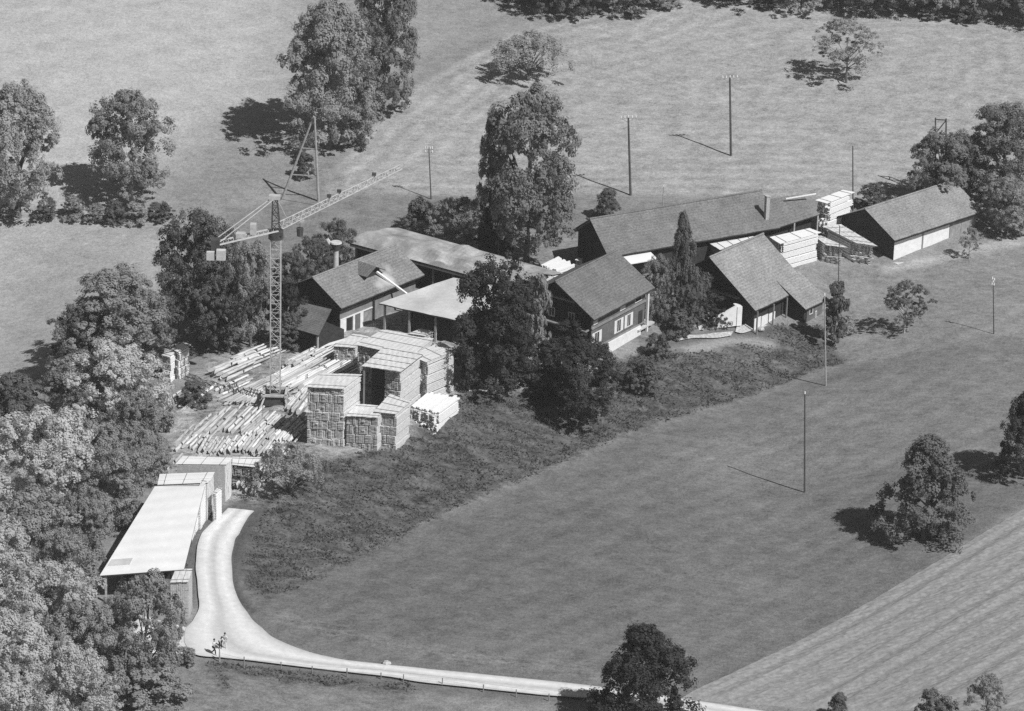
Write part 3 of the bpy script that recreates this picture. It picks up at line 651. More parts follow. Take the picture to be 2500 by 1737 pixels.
# H9 long white drying shed at the road
H9, l9 = openhall('drying_shed', (243, 1406), (449, 1391), (500, 1187), (378, 1188), (3.3, 4.4, 5.4, 4.9), 'long open drying shed with white roof beside the bend of the road', 'shed', 'sheet_white',
         [(.06, .02), (.86, .02), (.06, .3), (.86, .3), (.5, .02)], nseg=6)
q = MB()
def bil(l, u, v, z=None):
    p = (l[0]*(1-u)+l[1]*u)*(1-v)+(l[3]*(1-u)+l[2]*u)*v
    return (p[0], p[1], p[2] if z is None else z)
q.add([bil(l9, .05, .35, -.5), bil(l9, .8, .35, -.5), bil(l9, .8, .35)[:2]+(3.9,), bil(l9, .05, .35)[:2]+(2.8,)], [(0, 1, 2, 3)], 'wood_dark'); q.build('dark_backing', H9)
p0, p1, p2, p3 = [np.array(bil(l9, *uv)) for uv in ((.03, .10), (.30, .10), (.30, .17), (.03, .17))]
q = MB(); q.hexa([p0+(0, 0, .01), p1+(0, 0, .01), p2+(0, 0, .01), p3+(0, 0, .01)], [p0+(0, 0, .05), p1+(0, 0, .05), p2+(0, 0, .05), p3+(0, 0, .05)], 'sheet_bright'); q.build('roof_patch', H9)
for v0, w_ in ((.02, .16), (.5, .2), (.75, .2)):
    pass

# ------------------------------------------------------------------ stacks of sawn lumber
def stack(label, A, B, C, D_, H, board='lumber', top='lumber_top', group=None, name='lumber_stack', cover=True, long='v', layer=.16, bw=.28, tilt=(0, 0, 0, 0), jag=.25, gaps=True, seed=1, over=.25, endm='lumber_end'):
    """top corners A front-left, B front-right, C back-right, D_ back-left (readings); boards lie along 'v' (A->D) or 'u' (A->B)"""
    r_ = random.Random(seed)
    P = Uh((A[0]+C[0])/2, (A[1]+C[1])/2, H); z = P[2]; pts = [U(p[0], p[1], z+t_) for p, t_ in zip((A, B, C, D_), tilt)]
    o = pts[0].copy(); gz = min(float(hgt(p[0], p[1])) for p in pts); o[2] = z-H
    d = pts[1]-pts[0]; rz = atan2(d[1], d[0]); r = root(name, o, rz, label, 'lumber stack', group)
    l = [local(r, p) for p in pts]
    for p in l: p[2] = 0
    def at(u, v): return (l[0]*(1-u)+l[1]*u)*(1-v)+(l[3]*(1-u)+l[2]*u)*v
    U_, V_ = np.linalg.norm(l[1]-l[0]), np.linalg.norm(l[3]-l[0])
    q = MB(); st = MB(); zb = min(-.3, gz-o[2]-.3); zz = zb; pk = 0
    cross = V_ if long == 'u' else U_; nb = max(2, int(cross/bw)); ln = U_ if long == 'u' else V_
    while zz < H-.1:
        h = layer*.78
        pk += 1
        if gaps and pk % 6 == 0:                    # bearers between the packs
            for t in np.linspace(.06, .94, max(2, int(ln/2))):
                a, b_ = (at(t, .02), at(t, .98)) if long == 'u' else (at(.02, t), at(.98, t))
                q.bar(a+(0, 0, zz+.06), b_+(0, 0, zz+.06), .09, board)
            zz += .13; continue
        if pk % 6 == 1: gp = [k_ for k_ in range(nb) if k_ % 3 == (pk//6+seed) % 3]; pshift = (r_.random()-.5)*.5*jag/ln; jit = [(r_.random()*.7)*jag/ln for _ in range(nb)]
        shift = pshift
        for i in range(nb):
            if gaps and i in gp: wd = .62
            else: wd = .93
            a0, a1 = i/nb, (i+wd)/nb; e0 = jit[i]+r_.random()*.25*jag/ln+shift; e1 = 1-jit[i]-r_.random()*.25*jag/ln+shift
            if r_.random() < .03: e0 -= .5*jag/ln
            if long == 'u': c4 = [at(e0, a0), at(e1, a0), at(e1, a1), at(e0, a1)]
            else: c4 = [at(a0, e0), at(a1, e0), at(a1, e1), at(a0, e1)]
            b4 = [p+(0, 0, zz) for p in c4]; t4 = [p+(0, 0, zz+h*(.9+.1*r_.random())) for p in c4]; n0 = len(q.f)
            q.add(list(b4)+list(t4), [(3, 2, 1, 0), (4, 5, 6, 7)], board)
            sides = [(0, 1, 5, 4), (1, 2, 6, 5), (2, 3, 7, 6), (3, 0, 4, 7)]
            endi = (1, 3) if long == 'u' else (0, 2)
            q.add(list(b4)+list(t4), [sides[k] for k in range(4) if k in endi], endm); q.add(list(b4)+list(t4), [sides[k] for k in range(4) if k not in endi], board)
        zz += layer
    q.build('boards', r)
    if cover:
        cv = MB(); nc = max(3, int(cross/.55)); ou = over/U_; ov = over/V_
        zt = lambda u, v: H+.05+((tilt[0]*(1-u)+tilt[1]*u)*(1-v)+(tilt[3]*(1-u)+tilt[2]*u)*v)
        for i in range(nc):
            a0, a1 = i/nc, (i+.94)/nc; e0, e1 = -r_.random()*.25*ov, 1+r_.random()*.4*ov
            if long == 'u': uv = [(e0-ou*.6, a0), (e1+ou*.6, a0), (e1+ou*.6, a1), (e0-ou*.6, a1)]
            else: uv = [(a0, e0-ov*.6), (a1, e0-ov*.6), (a1, e1+ov*.6), (a0, e1+ov*.6)]
            dz = r_.random()*.05
            b4 = [at(*k)+(0, 0, zt(*k)+dz) for k in uv]; t4 = [p+(0, 0, .04) for p in b4]; cv.hexa(b4, t4, top)
        for t in np.linspace(.12, .88, max(2, int(ln/1.6))):
            a, b_ = (at(t, -.02), at(t, 1.02)) if long == 'u' else (at(-.02, t), at(1.02, t))
            ua, ub = ((t, -.02), (t, 1.02)) if long == 'u' else ((-.02, t), (1.02, t))
            cv.bar(a+(0, 0, zt(*ua)+.12), b_+(0, 0, zt(*ub)+.12), .05, 'wood_grey')
        cv.build('cover', r)
    return r
LY = 'lumber stacks on the yard'
stack('tall lumber stack at the front left of the yard with board ends facing the meadow', (750, 945.7), (839, 950.4), (883, 918), (781, 915.6), 6.9, group=LY, seed=1, layer=.2, bw=.34)
stack('tall lumber stack with overhanging cover, in the centre of the yard stacks', (938, 905), (978, 912), (1036, 868), (1000, 861), 5.2, group=LY, seed=2, layer=.2)
r = root('stack_canopy', Uh(930, 880, 5.4), 0, 'raised board cover over the dark gap beside the central lumber stack', 'canopy'); q = MB()
zt = Uh(930, 880, 5.4)[2]; c4 = [local(r, U(x, y_, zt)) for x, y_ in ((883, 899), (979, 913), (1037, 868), (939, 851))]
for i in range(9):
    a0, a1 = i/9, (i+.94)/9; b4 = [c4[0]*(1-a0)+c4[1]*a0, c4[0]*(1-a1)+c4[1]*a1, c4[3]*(1-a1)+c4[2]*a1, c4[3]*(1-a0)+c4[2]*a0]
    b4 = [p+(0, 0, .22+.03*(i % 2)) for p in b4]; q.hexa(b4, [p+(0, 0, .05) for p in b4], 'lumber_top')
for t in (.15, .4, .65, .9): q.bar(c4[0]*(1-t)+c4[3]*t+(0, 0, .33), c4[1]*(1-t)+c4[2]*t+(0, 0, .33), .06, 'wood_grey')
q.build('cover', r)
q = MB(); e_ = [c4[0]*.9+c4[1]*.1, c4[0]*.45+c4[1]*.55, c4[3]*.45+c4[2]*.55, c4[3]*.9+c4[2]*.1]; e_ = [e_[0]*.72+e_[3]*.28, e_[1]*.72+e_[2]*.28, e_[2], e_[3]]; q.hexa([p-(0, 0, 6) for p in e_], [p-(0, 0, .35) for p in e_], 'wood_dark'); q.build('shade_block', r)  # dark block added to stand for the deep shade under the cover
for (u, v) in ((.04, .05), (.04, .5), (.04, .95)):
    p = (c4[0]*(1-u)+c4[1]*u)*(1-v)+(c4[3]*(1-u)+c4[2]*u)*v; panel(r, 'post', p[0]-.1, p[1]-.1, -5.8, p[0]+.1, p[1]+.1, .2, 'wood_grey')
stack('wide lumber stack forming the back row of the yard stacks', (872, 843), (1004, 872), (1058, 830), (932, 808), 5.0, group=LY, seed=3, long='v', layer=.2)
stack('lumber stack at the right end of the yard, its long side lit', (1006, 869), (1043, 886), (1111, 858), (1072, 838), 4.9, group=LY, seed=4, layer=.22)
stack('small lumber stack peeking out behind the back row under the trees', (1000, 815), (1040, 822), (1062, 813), (1024, 806), 5.3, group=LY, seed=5, layer=.2)
stack('low lumber stack left of the back row beside the leaning boards', (814, 846), (868, 850), (905, 826), (860, 818), 2.2, group=LY, seed=6)
stack('low lumber stack in front with board ends and flat pale top', (846, 1016), (922, 1021), (950, 996), (868, 990), 3.7, group=LY, seed=7, layer=.2, bw=.36)
stack('square lumber stack in the front row between low stack and board pile', (914, 1006), (968, 1012), (1003, 984), (950, 966), 4.2, group=LY, seed=8, layer=.2, bw=.34)
stack('white board pile on bearers at the edge of the grass bank', (998, 996), (1064, 1014), (1128, 968), (1046, 957), 1.7, board='lumber_bright', top='lumber_bright', group=LY, seed=9, cover=False, jag=.9, layer=.22)
stack('bright lumber stack beside the bushes at the left edge of the yard', (421, 853), (436, 861), (464, 846), (446, 838), 3.6, group=LY, seed=10, board='lumber_bright')
stack('narrow lumber stack leaning in the bushes at the far left of the yard', (396, 868), (416, 873), (428, 862), (408, 857), 3.4, group=LY, seed=11, board='lumber_bright')
LF = 'lumber stacks beside the road'
stack('wide white topped lumber stack furthest up the road', (431, 1136), (551, 1137), (566, 1120), (448, 1116), 4.6, group=LF, seed=12, layer=.12, top='sheet_white', board='lumber_shaded', endm='lumber_bright', long='u', gaps=False, jag=.1, over=.1)  # front carries the shade tone, ends the pale sunlit tone
stack('low white topped stack over slanting boards beside the small tree', (567, 1136), (624, 1141), (637, 1121), (568, 1120), 2.6, group=LF, seed=13, top='sheet_white', board='lumber_shaded', jag=.6)
stack('white topped lumber stack at the upper end of the drying shed', (386, 1186), (507, 1181), (523, 1155), (392, 1160), 4.5, group=LF, seed=14, layer=.12, top='sheet_white', board='lumber_shaded', endm='lumber_bright', long='u', gaps=False, jag=.1, over=.1)
stack('low bright lumber stack tucked between two tall stacks at the road', (519, 1206), (528, 1208), (542, 1195), (532, 1192), 3.3, group=LF, seed=15, board='lumber_bright', endm='lumber', gaps=False, jag=.1, layer=.3, over=.1)
stack('tall lumber stack under the right eave of the drying shed', (480, 1199), (490, 1200), (506, 1176), (494, 1174), 4.5, group=LF, seed=16, board='lumber_bright', endm='lumber', gaps=False, jag=.1, layer=.3, over=.05)
stack('second lumber stack under the right eave of the drying shed', (469, 1222), (477, 1222), (490, 1198), (482, 1196), 4.1, group=LF, seed=17, board='lumber_bright', endm='lumber', gaps=False, jag=.1, layer=.3, over=.05)
stack('third lumber stack under the right eave of the drying shed, nearest the road bend', (461, 1240), (469, 1242), (480, 1215), (472, 1213), 3.9, group=LF, seed=18, board='lumber_bright', endm='lumber', gaps=False, jag=.1, layer=.3, over=.05)
stack('lumber stack at the near corner of the drying shed with shaded board ends', (416, 1423), (461, 1421), (470, 1393), (428, 1394), 4.2, group=LF, seed=19, layer=.12, bw=.2, board='lumber_shaded', endm='lumber_shaded', gaps=False, jag=.15)
LW = 'lumber stacks between the sheds on the right'
stack('tallest bright lumber stack beside the end of the long shed', (1992, 490), (2021, 499), (2085, 473), (2056, 466), 4.9, group=LW, seed=20, board='lumber_bright', top='lumber_bright', jag=1.0)
stack('bright lumber stack with boarded top right behind the old barn', (1881, 581), (1908, 597), (2002, 571), (1974, 560), 3.6, group=LW, seed=21, board='lumber_bright', top='lumber_bright', jag=.5)
stack('slanting lumber stack nearest the long barn', (2088, 594), (2141, 602), (2056, 551), (2010, 555), 2.4, group=LW, seed=22, jag=1.2, board='lumber_bright', layer=.3)
stack('slanting lumber stack in front of the tallest stack', (2016, 600), (2067, 605), (2008, 579), (1988, 580), 2.3, group=LW, seed=23, jag=.8, layer=.3)
stack('flat covered lumber stack with white top behind the spruce', (1735, 596), (1760, 612), (1838, 581), (1828, 572), 2.6, group=LW, seed=24, board='lumber_end', top='sheet_white')
stack('low white board stack behind the farmhouse roof', (1312, 650), (1352, 664), (1410, 644), (1370, 622), 1.9, group=LW, seed=25, board='lumber_bright', top='lumber_bright', jag=1.2, cover=False, layer=.3)
stack('small block of boards beside the dark gable of the long shed', (1405, 636), (1420, 638), (1423, 634), (1410, 632), 1.2, group=LW, seed=26, board='lumber_bright', top='lumber_bright')
stack('flat boards lying between the hall roof and the farmhouse gable', (1318, 690), (1338, 700), (1375, 676), (1352, 668), 1.2, group=LW, seed=27, board='lumber', cover=False, jag=1.0)

# ------------------------------------------------------------------ logs, every one its own object
LOGM = []
for i in range(4):
    q = MB(); n = 8; rr = random.Random(i); pv = None
    for k in range(4):
        a = Vector((k/4-.5, .012*sin(k+i), .004*cos(k*2+i))); b_ = Vector(((k+1)/4-.5, .012*sin(k+1+i), .004*cos(k*2+2+i)))
        q.tube((a.x, a.y*4, a.z*4), (b_.x, b_.y*4, b_.z*4), .5-.05*k, .45-.05*k, 'log', n=8, cap=(k in (0, 3)), endmat='log_end')
    me_ = bpy.data.meshes.new('log'); me_.from_pydata(q.v, [], q.f)
    for mm in q.mats: me_.materials.append(MT[mm])
    me_.polygons.foreach_set('material_index', q.m); me_.update(); LOGM.append(me_)
rl = random.Random(11)
def put_log(a, b_, r, label, group):
    a = np.asarray(a, float); b_ = np.asarray(b_, float); d = b_-a; ln = np.linalg.norm(d)
    o = bpy.data.objects.new('log', rl.choice(LOGM)); COL.objects.link(o); o.location = (a+b_)/2
    o.rotation_mode = 'QUATERNION'; o.rotation_quaternion = Vector(d).to_track_quat('X', 'Z'); o.scale = (ln, 2*r, 2*r)
    tag(o, label, 'log', group); return o
def pile(a, b_, c, n, layers, r, label, group, jitter=.6):
    """first log from a to b_, next logs spread towards c (readings of the last log's start)"""
    A = G(*a); B = G(*b_); C = G(*c); d = (B-A)/np.linalg.norm(B-A); side = C-A; L = np.linalg.norm(B-A)
    for ly in range(layers):
        m_ = n-ly*max(1, n//8)
        for i in range(m_):
            t = (i+.5*ly)/(max(1, n-1)); p = A+side*t+d*(rl.random()-.5)*jitter; e = p+d*(L*(.86+.2*rl.random()))+np.array([-d[1], d[0], 0])*(rl.random()-.5)*.5
            rr_ = r*(.8+.4*rl.random()); zo = rr_+ly*r*1.7
            p = np.array([p[0], p[1], float(hgt(p[0], p[1]))+zo]); e = np.array([e[0], e[1], float(hgt(e[0], e[1]))+zo])
            put_log(p, e, rr_, label, group)
pile((555, 982), (705, 900), (640, 990), 10, 2, .18, 'long pale log in the pile behind the crane mast', 'logs behind the crane mast')
pile((655, 930), (800, 850), (760, 960), 18, 2, .18, 'long pale log in the sloping pile left of the yard stacks', 'logs left of the yard stacks', 1.5)
pile((512, 912), (590, 878), (555, 930), 5, 2, .22, 'pale log in the pile beside the bushes', 'logs beside the bushes')
pile((565, 880), (655, 843), (600, 900), 6, 2, .2, 'pale log in the upper pile under the wood edge', 'logs under the wood edge')
pile((588, 1060), (640, 1012), (700, 1085), 17, 2, .2, 'short pale log in the pile below the crane base', 'logs below the crane base', .8)
pile((560, 1100), (600, 1048), (690, 1120), 17, 2, .19, 'short log lying near the covered stack at the yard edge', 'logs near the covered stack', .8)
pile((484, 1108), (505, 1075), (560, 1112), 10, 2, .19, 'log with dark gaps in the front row beside the road', 'logs in the front row')
pile((500, 1060), (560, 1000), (590, 1050), 7, 1, .2, 'grey log in the loose rows left of the crane', 'loose logs left of the crane', 2)
pile((575, 1190), (620, 1140), (620, 1205), 6, 2, .2, 'slanting log beside the road under the small tree', 'logs under the small tree')
pile((410, 980), (440, 955), (445, 1005), 5, 1, .2, 'log in the short pile at the left bushes', 'logs at the left bushes')
pile((700, 1000), (740, 950), (745, 1030), 5, 2, .22, 'log lying against the tall front stack', 'logs against the tall stack')
pile((600, 950), (700, 905), (650, 968), 6, 1, .2, 'pale log between the crane mast and the sloping pile', 'logs right behind the crane')
pile((430, 1085), (475, 1040), (485, 1100), 6, 1, .18, 'thin log at the lower left corner of the yard', 'thin logs at the lower left of the yard')
pile((520, 960), (600, 925), (560, 985), 6, 1, .2, 'scattered long log in the upper left of the yard', 'scattered logs in the upper left of the yard', 2.5)
pile((690, 900), (760, 862), (730, 905), 7, 3, .2, 'log high in the sloping pile behind the tall front stack', 'upper logs of the sloping pile', 1.2)
for k_, (a, b_, r_, lb) in enumerate([((458, 1000), (528, 943), .28, 'single long log lying alone above the left bushes'), ((480, 1066), (550, 1003), .3, 'thick single log lying above the front row of logs'), ((483, 1046), (515, 1016), .24, 'short single log left of the thick one'), ((428, 1106), (458, 1073), .24, 'single log lying at the left yard edge'), ((408, 1153), (443, 1113), .22, 'single log lying behind the white topped stack'), ((680, 985), (700, 962), .3, 'short bright log resting at the crane base'), ((702, 985), (716, 975), .3, 'stubby log in the dark hollow right of the crane'), ((1125, 957), (1225, 958), .12, 'thin pole lying on the grass right of the stacks')]):
    A, B = G(*a), G(*b_); put_log(A+(0, 0, r_), B+(0, 0, r_), r_, lb, None)
def plank(a, b_, za, zb, w_, label):
    A = G(*a); B = G(*b_); d = B-A; rz = atan2(d[1], d[0]); L = np.linalg.norm(d[:2]); r = MB(); L_ = L
    r.hexa([(0, -w_/2, za), (L_, -w_/2, zb+B[2]-A[2]), (L_, w_/2, zb+B[2]-A[2]), (0, w_/2, za)], [(0, -w_/2, za+.1), (L_, -w_/2, zb+B[2]-A[2]+.1), (L_, w_/2, zb+B[2]-A[2]+.1), (0, w_/2, za+.1)], 'lumber_bright')
    o = r.build('plank', loc=A, rz=rz); tag(o, label, 'plank'); return o
plank((755, 852), (792, 812), .1, 1.2, .9, 'broad pale conveyor plank rising beside the small shed')
plank((800, 800), (822, 818), .6, .15, .7, 'short pale plank leaning at the mill house corner')
plank((780, 858), (860, 838), .5, .7, .5, 'long pale plank lying over the low lumber stack')

# ------------------------------------------------------------------ tower crane
def lattice(q, a, b_, wd, n, mt, chord=.11, tri=False, upv=(0, 0, 1), taper=1.0, brace=.06):
    a = Vector(a); b_ = Vector(b_); d = (b_-a).normalized(); s = d.cross(Vector(upv)).normalized(); u = s.cross(d).normalized()
    offs = [(-.5, 0), (.5, 0), (0, .9)] if tri else [(-.5, -.5), (.5, -.5), (.5, .5), (-.5, .5)]
    def pt(o, t): k = 1+(taper-1)*t; return a+(b_-a)*t+s*o[0]*wd*k+u*o[1]*wd*k
    for o in offs: q.bar(pt(o, 0), pt(o, 1), chord, mt)
    m_ = len(offs)
    for i in range(n):
        for j in range(m_):
            o, p = offs[j], offs[(j+1) % m_]
            if i % 2: o, p = p, o
            q.bar(pt(o, i/n), pt(p, (i+1)/n), brace, mt)
            q.bar(pt(offs[j], i/n), pt(offs[(j+1) % m_], i/n), brace, mt)
Pc = G(672, 985); R = root('tower_crane', Pc, 0, 'pale lattice tower crane standing over the log yard', 'crane')
hm = zat(Pc, 563)-Pc[2]
def on_cr(x, y_, zabs): return local(R, U(x, y_, zabs))
zt = Pc[2]+hm
q = MB()
for sx in (-1, 1):
    for sy in (-1, 1):
        q.bar((sx*1.9, sy*1.9, -.6), (sx*1.1, sy*1.1, 1.5), .22, 'steel')
q.bar((-1.6, -1.3, 1.5), (1.6, -1.3, 1.5), .3, 'steel'); q.bar((-1.6, 1.3, 1.5), (1.6, 1.3, 1.5), .3, 'steel'); q.bar((-1.3, -1.6, 1.5), (-1.3, 1.6, 1.5), .3, 'steel'); q.bar((1.3, -1.6, 1.5), (1.3, 1.6, 1.5), .3, 'steel')
q.build('undercarriage', R)
q = MB()
for s in (-1, 1): q.box(-1.2, s*.75-.45, 0.1, 1.2, s*.75+.45, 1.3, 'steel_dark')
q.build('ballast', R)
q = MB(); lattice(q, (0, 0, 1.5), (0, 0, hm-1.0), 1.15, 17, 'steel', chord=.11, upv=(0, 1, 0), brace=.055); q.build('mast', R)
q = MB(); q.tube((0, 0, hm-1.0), (0, 0, hm-.4), .9, .9, 'steel_dark', n=12); q.box(-.8, -.8, hm-.4, .8, .8, hm, 'steel_dark'); q.build('turntable', R)
P2 = G(672, 985); topz = zat(np.array([Pc[0], Pc[1], zt]), 484)-Pc[2]
q = MB(); lattice(q, (0, 0, hm), (-.15, 0, topz), 1.0, 4, 'steel_dark', chord=.13, upv=(0, 1, 0), taper=.5, brace=.07); q.box(-.8, -.4, topz-.1, .5, .4, topz+.35, 'steel'); 
cj = on_cr(527, 597, zt); jd = Vector((-cj[0], -cj[1], 0)).normalized()
q.bar((0, 0, topz), jd*1.8+Vector((0, 0, hm+.6)), .12, 'steel'); q.build('tower_head', R)
cj = Vector((cj[0], cj[1], hm))
q = MB(); s = jd.cross(Vector((0, 0, 1)))
for k_ in (-.55, .55): q.bar(s*k_+Vector((0, 0, hm+.1)), cj+s*k_+Vector((0, 0, .1)), .17, 'steel')
for i in range(12): t = i/12; p = Vector((0, 0, hm+.1)).lerp(cj+Vector((0, 0, .1)), t); p2 = Vector((0, 0, hm+.1)).lerp(cj+Vector((0, 0, .1)), t+1/12); q.bar(p-s*.55, p+s*.55, .07, 'steel'); q.bar(p-s*.55, p2+s*.55, .06, 'steel')
q.build('counter_jib', R)
q = MB()
for k_ in (-.5, .5): q.bar(Vector((-.3, 0, topz))+s*k_*.5, cj+s*k_+Vector((0, 0, .3)), .09, 'steel')
q.build('tie_bars', R)
q = MB(); b_ = cj; q.box(b_.x-.5, b_.y-.6, b_.z-.9, b_.x+.5, b_.y+.5, b_.z+.7, 'steel_dark'); q.box(b_.x+.15, b_.y-1.3, b_.z-1.5, b_.x+1.2, b_.y-.6, b_.z-.3, 'concrete'); q.box(b_.x-1.0, b_.y-1.1, b_.z-1.6, b_.x-.1, b_.y-.62, b_.z-.6, 'concrete'); q.build('counterweight', R)
wc = cj.lerp(Vector((0, 0, hm)), .62)
q = MB(); q.box(wc.x-.35, wc.y-.35, wc.z+.2, wc.x+.35, wc.y+.35, wc.z+1.5, 'steel'); q.build('control_cabinet', R)
q = MB(); wc = cj.lerp(Vector((0, 0, hm)), .42); q.box(wc.x-.6, wc.y-.4, wc.z+.15, wc.x+.5, wc.y+.4, wc.z+.7, 'steel'); q.build('winch', R)
# jib: along jd, gently rising so that its tip meets the reading (979, 411)
rd = ray(979, 411); jl = np.array([jd.x, jd.y, 0]); C0 = np.array([Pc[0], Pc[1], zt])
A_ = np.array([jl, [0, 0, 1.0], -rd]).T; jx, jz, _ = np.linalg.solve(A_, CAM-C0)
tip = Vector((jd.x*jx, jd.y*jx, hm+jz))
q = MB(); lattice(q, Vector((0, 0, hm+.2))+jd*.6, tip, .9, 26, 'steel', chord=.10, tri=True, taper=.6, brace=.05); q.build('jib', R)
tr = Vector((0, 0, hm)).lerp(tip, .19); q = MB(); q.box(tr.x-.4, tr.y-.4, tr.z-.35, tr.x+.5, tr.y+.4, tr.z-.1, 'steel'); tro = q.build('trolley', R)
q = MB(); q.bar(tr+Vector((0, 0, -.3)), tr+Vector((0, 0, -1.2)), .04, 'steel_dark'); q.tube(tr+Vector((-.0, 0, -1.2)), tr+Vector((0, 0, -2.2)), .42, .36, 'steel_dark', n=8); q.build('hook_block', R)
q = MB(); q.bar(Vector((-.1, 0, topz)), Vector((0, 0, hm+.9)).lerp(tip+Vector((0, 0, .6)), .3), .05, 'steel_dark')
for t in (.42, .5, .78): p = Vector((0, 0, hm+1.0)).lerp(tip+Vector((0, 0, .8)), t); q.box(p.x-.25, p.y-.2, p.z-.05, p.x+.25, p.y+.2, p.z+.25, 'steel_dark')
q.build('stay_rope', R)

# ------------------------------------------------------------------ poles
def pole(base, top, label, head='arms', r=.15, material='pole', cat='pole', name='utility_pole', lean=None):
    P = G(*base); h = zat(P, top[1])-P[2]; tp = U(top[0], top[1], P[2]+h); R = root(name, P, 0, label, cat, 'poles of the power line' if head else None)
    tl = local(R, tp); q = MB(); q.tube((0, 0, -.5), tuple(tl), r*1.15, r*.8, material, n=8); q.build('shaft', R)
    if head:
        q = MB(); t = Vector(tl)
        if head == 'fan':
            for k in (-1, 1):
                q.bar(t+Vector((0, 0, -.6)), t+Vector((k*1.0, .25*k, -.05)), .09, 'pole_pale')
            q.bar(t+Vector((-1.0, -.25, -.1)), t+Vector((1.0, .25, -.1)), .08, 'pole_pale')
        elif head == 'arms':
            for z_ in (-.25, -.75): q.bar(t+Vector((-.5, 0, z_)), t+Vector((.5, 0, z_)), .08, 'pole_pale')
        q.build('crossarm', R) if q.v else None
        spots = {'fan': [(-1, -.25, 0), (-.5, -.12, 0), (0, 0, .05), (.5, .12, 0), (1, .25, 0)], 'arms': [(-.45, 0, -.2), (-.15, 0, -.2), (.15, 0, -.2), (.45, 0, -.2), (-.45, 0, -.7), (.45, 0, -.7)], 'tall': [(-.12, 0, 0), (.12, 0, -.15), (-.12, 0, -.7), (.12, 0, -.8), (0, 0, -.4)], 'top': [(0, 0, 0)]}[head]
        for s in spots:
            i_ = MB(); p = t+Vector(s); i_.tube(p, p+Vector((0, 0, .30)), .10, .07, 'porcelain', n=6); i_.build('insulator', R)
    return R
pole((1785, 380), (1782, 190), 'tall dark power pole with fanned crossarms alone in the upper field', 'fan')
pole((1540, 477), (1534, 288), 'tall dark power pole with fanned crossarms beside the big central tree', 'fan')
pole((1053, 487), (1047, 360), 'thin pole with white insulators above the end of the crane jib', 'arms', r=.08)
pole((2083, 545), (2082, 357), 'thin pole rising behind the tallest white lumber stack', None, r=.09)
pole((2427, 815), (2425, 682), 'thin pole with large white insulators in the right meadow', 'tall', r=.07)
pole((1965, 1202), (1965, 962), 'dark slender pole standing alone on the lower meadow', 'top', r=.10)
pole((2017, 942), (2013, 722), 'slender pole in front of the side wing of the old barn', 'top', r=.09, material='pole_pale')
pole((2046, 742), (2050, 551), 'thin pole between the old barn and the slanting stacks', None, r=.06)
pole((1679, 776), (1676, 668), 'pale clothes pole in the garden left of the old barn', None, r=.1, material='pole_pale')
pole((1219, 655), (1215, 546), 'thin pole with a comb of white insulators before the big central tree', 'arms', r=.07)
# A-shaped pole with its strut, and the twin pole
def two_pole(name, b1, b2, t1, t2, label, bars, r, m1, m2):
    P = G(*b1); h = zat(P, t1[1])-P[2]; R = root(name, P, 0, label, 'pole'); T1 = local(R, U(t1[0], t1[1], P[2]+h)); B2 = local(R, G(*b2)); T2 = local(R, U(t2[0], t2[1], P[2]+h))
    q = MB(); q.tube((0, 0, -.4), T1, r*1.2, r*.8, m1, n=8); q.build('shaft', R); q = MB(); q.tube(B2+(0, 0, -.4), T2, r*1.2, r*.8, m2, n=8); q.build('strut', R)
    q = MB()
    for t, t_2 in bars: q.bar(Vector(T1)*t, Vector(B2).lerp(Vector(T2), t_2), .14, m1)
    q.build('brace', R); return R
two_pole('braced_pole', (778, 492), (686, 487), (768, 286), (766, 284), 'tall pale A-shaped pole with slanting strut, at the foot of the tall trees', [(.3, .3), (.62, .62)], .16, 'pole_pale', 'pole_pale')
two_pole('twin_pole', (2284, 480), (2309, 485), (2284, 288), (2310, 290), 'twin pole frame rising behind the dark trees on the right', [(.98, .98), (.8, .8), (.8, .98)], .12, 'pole', 'pole')

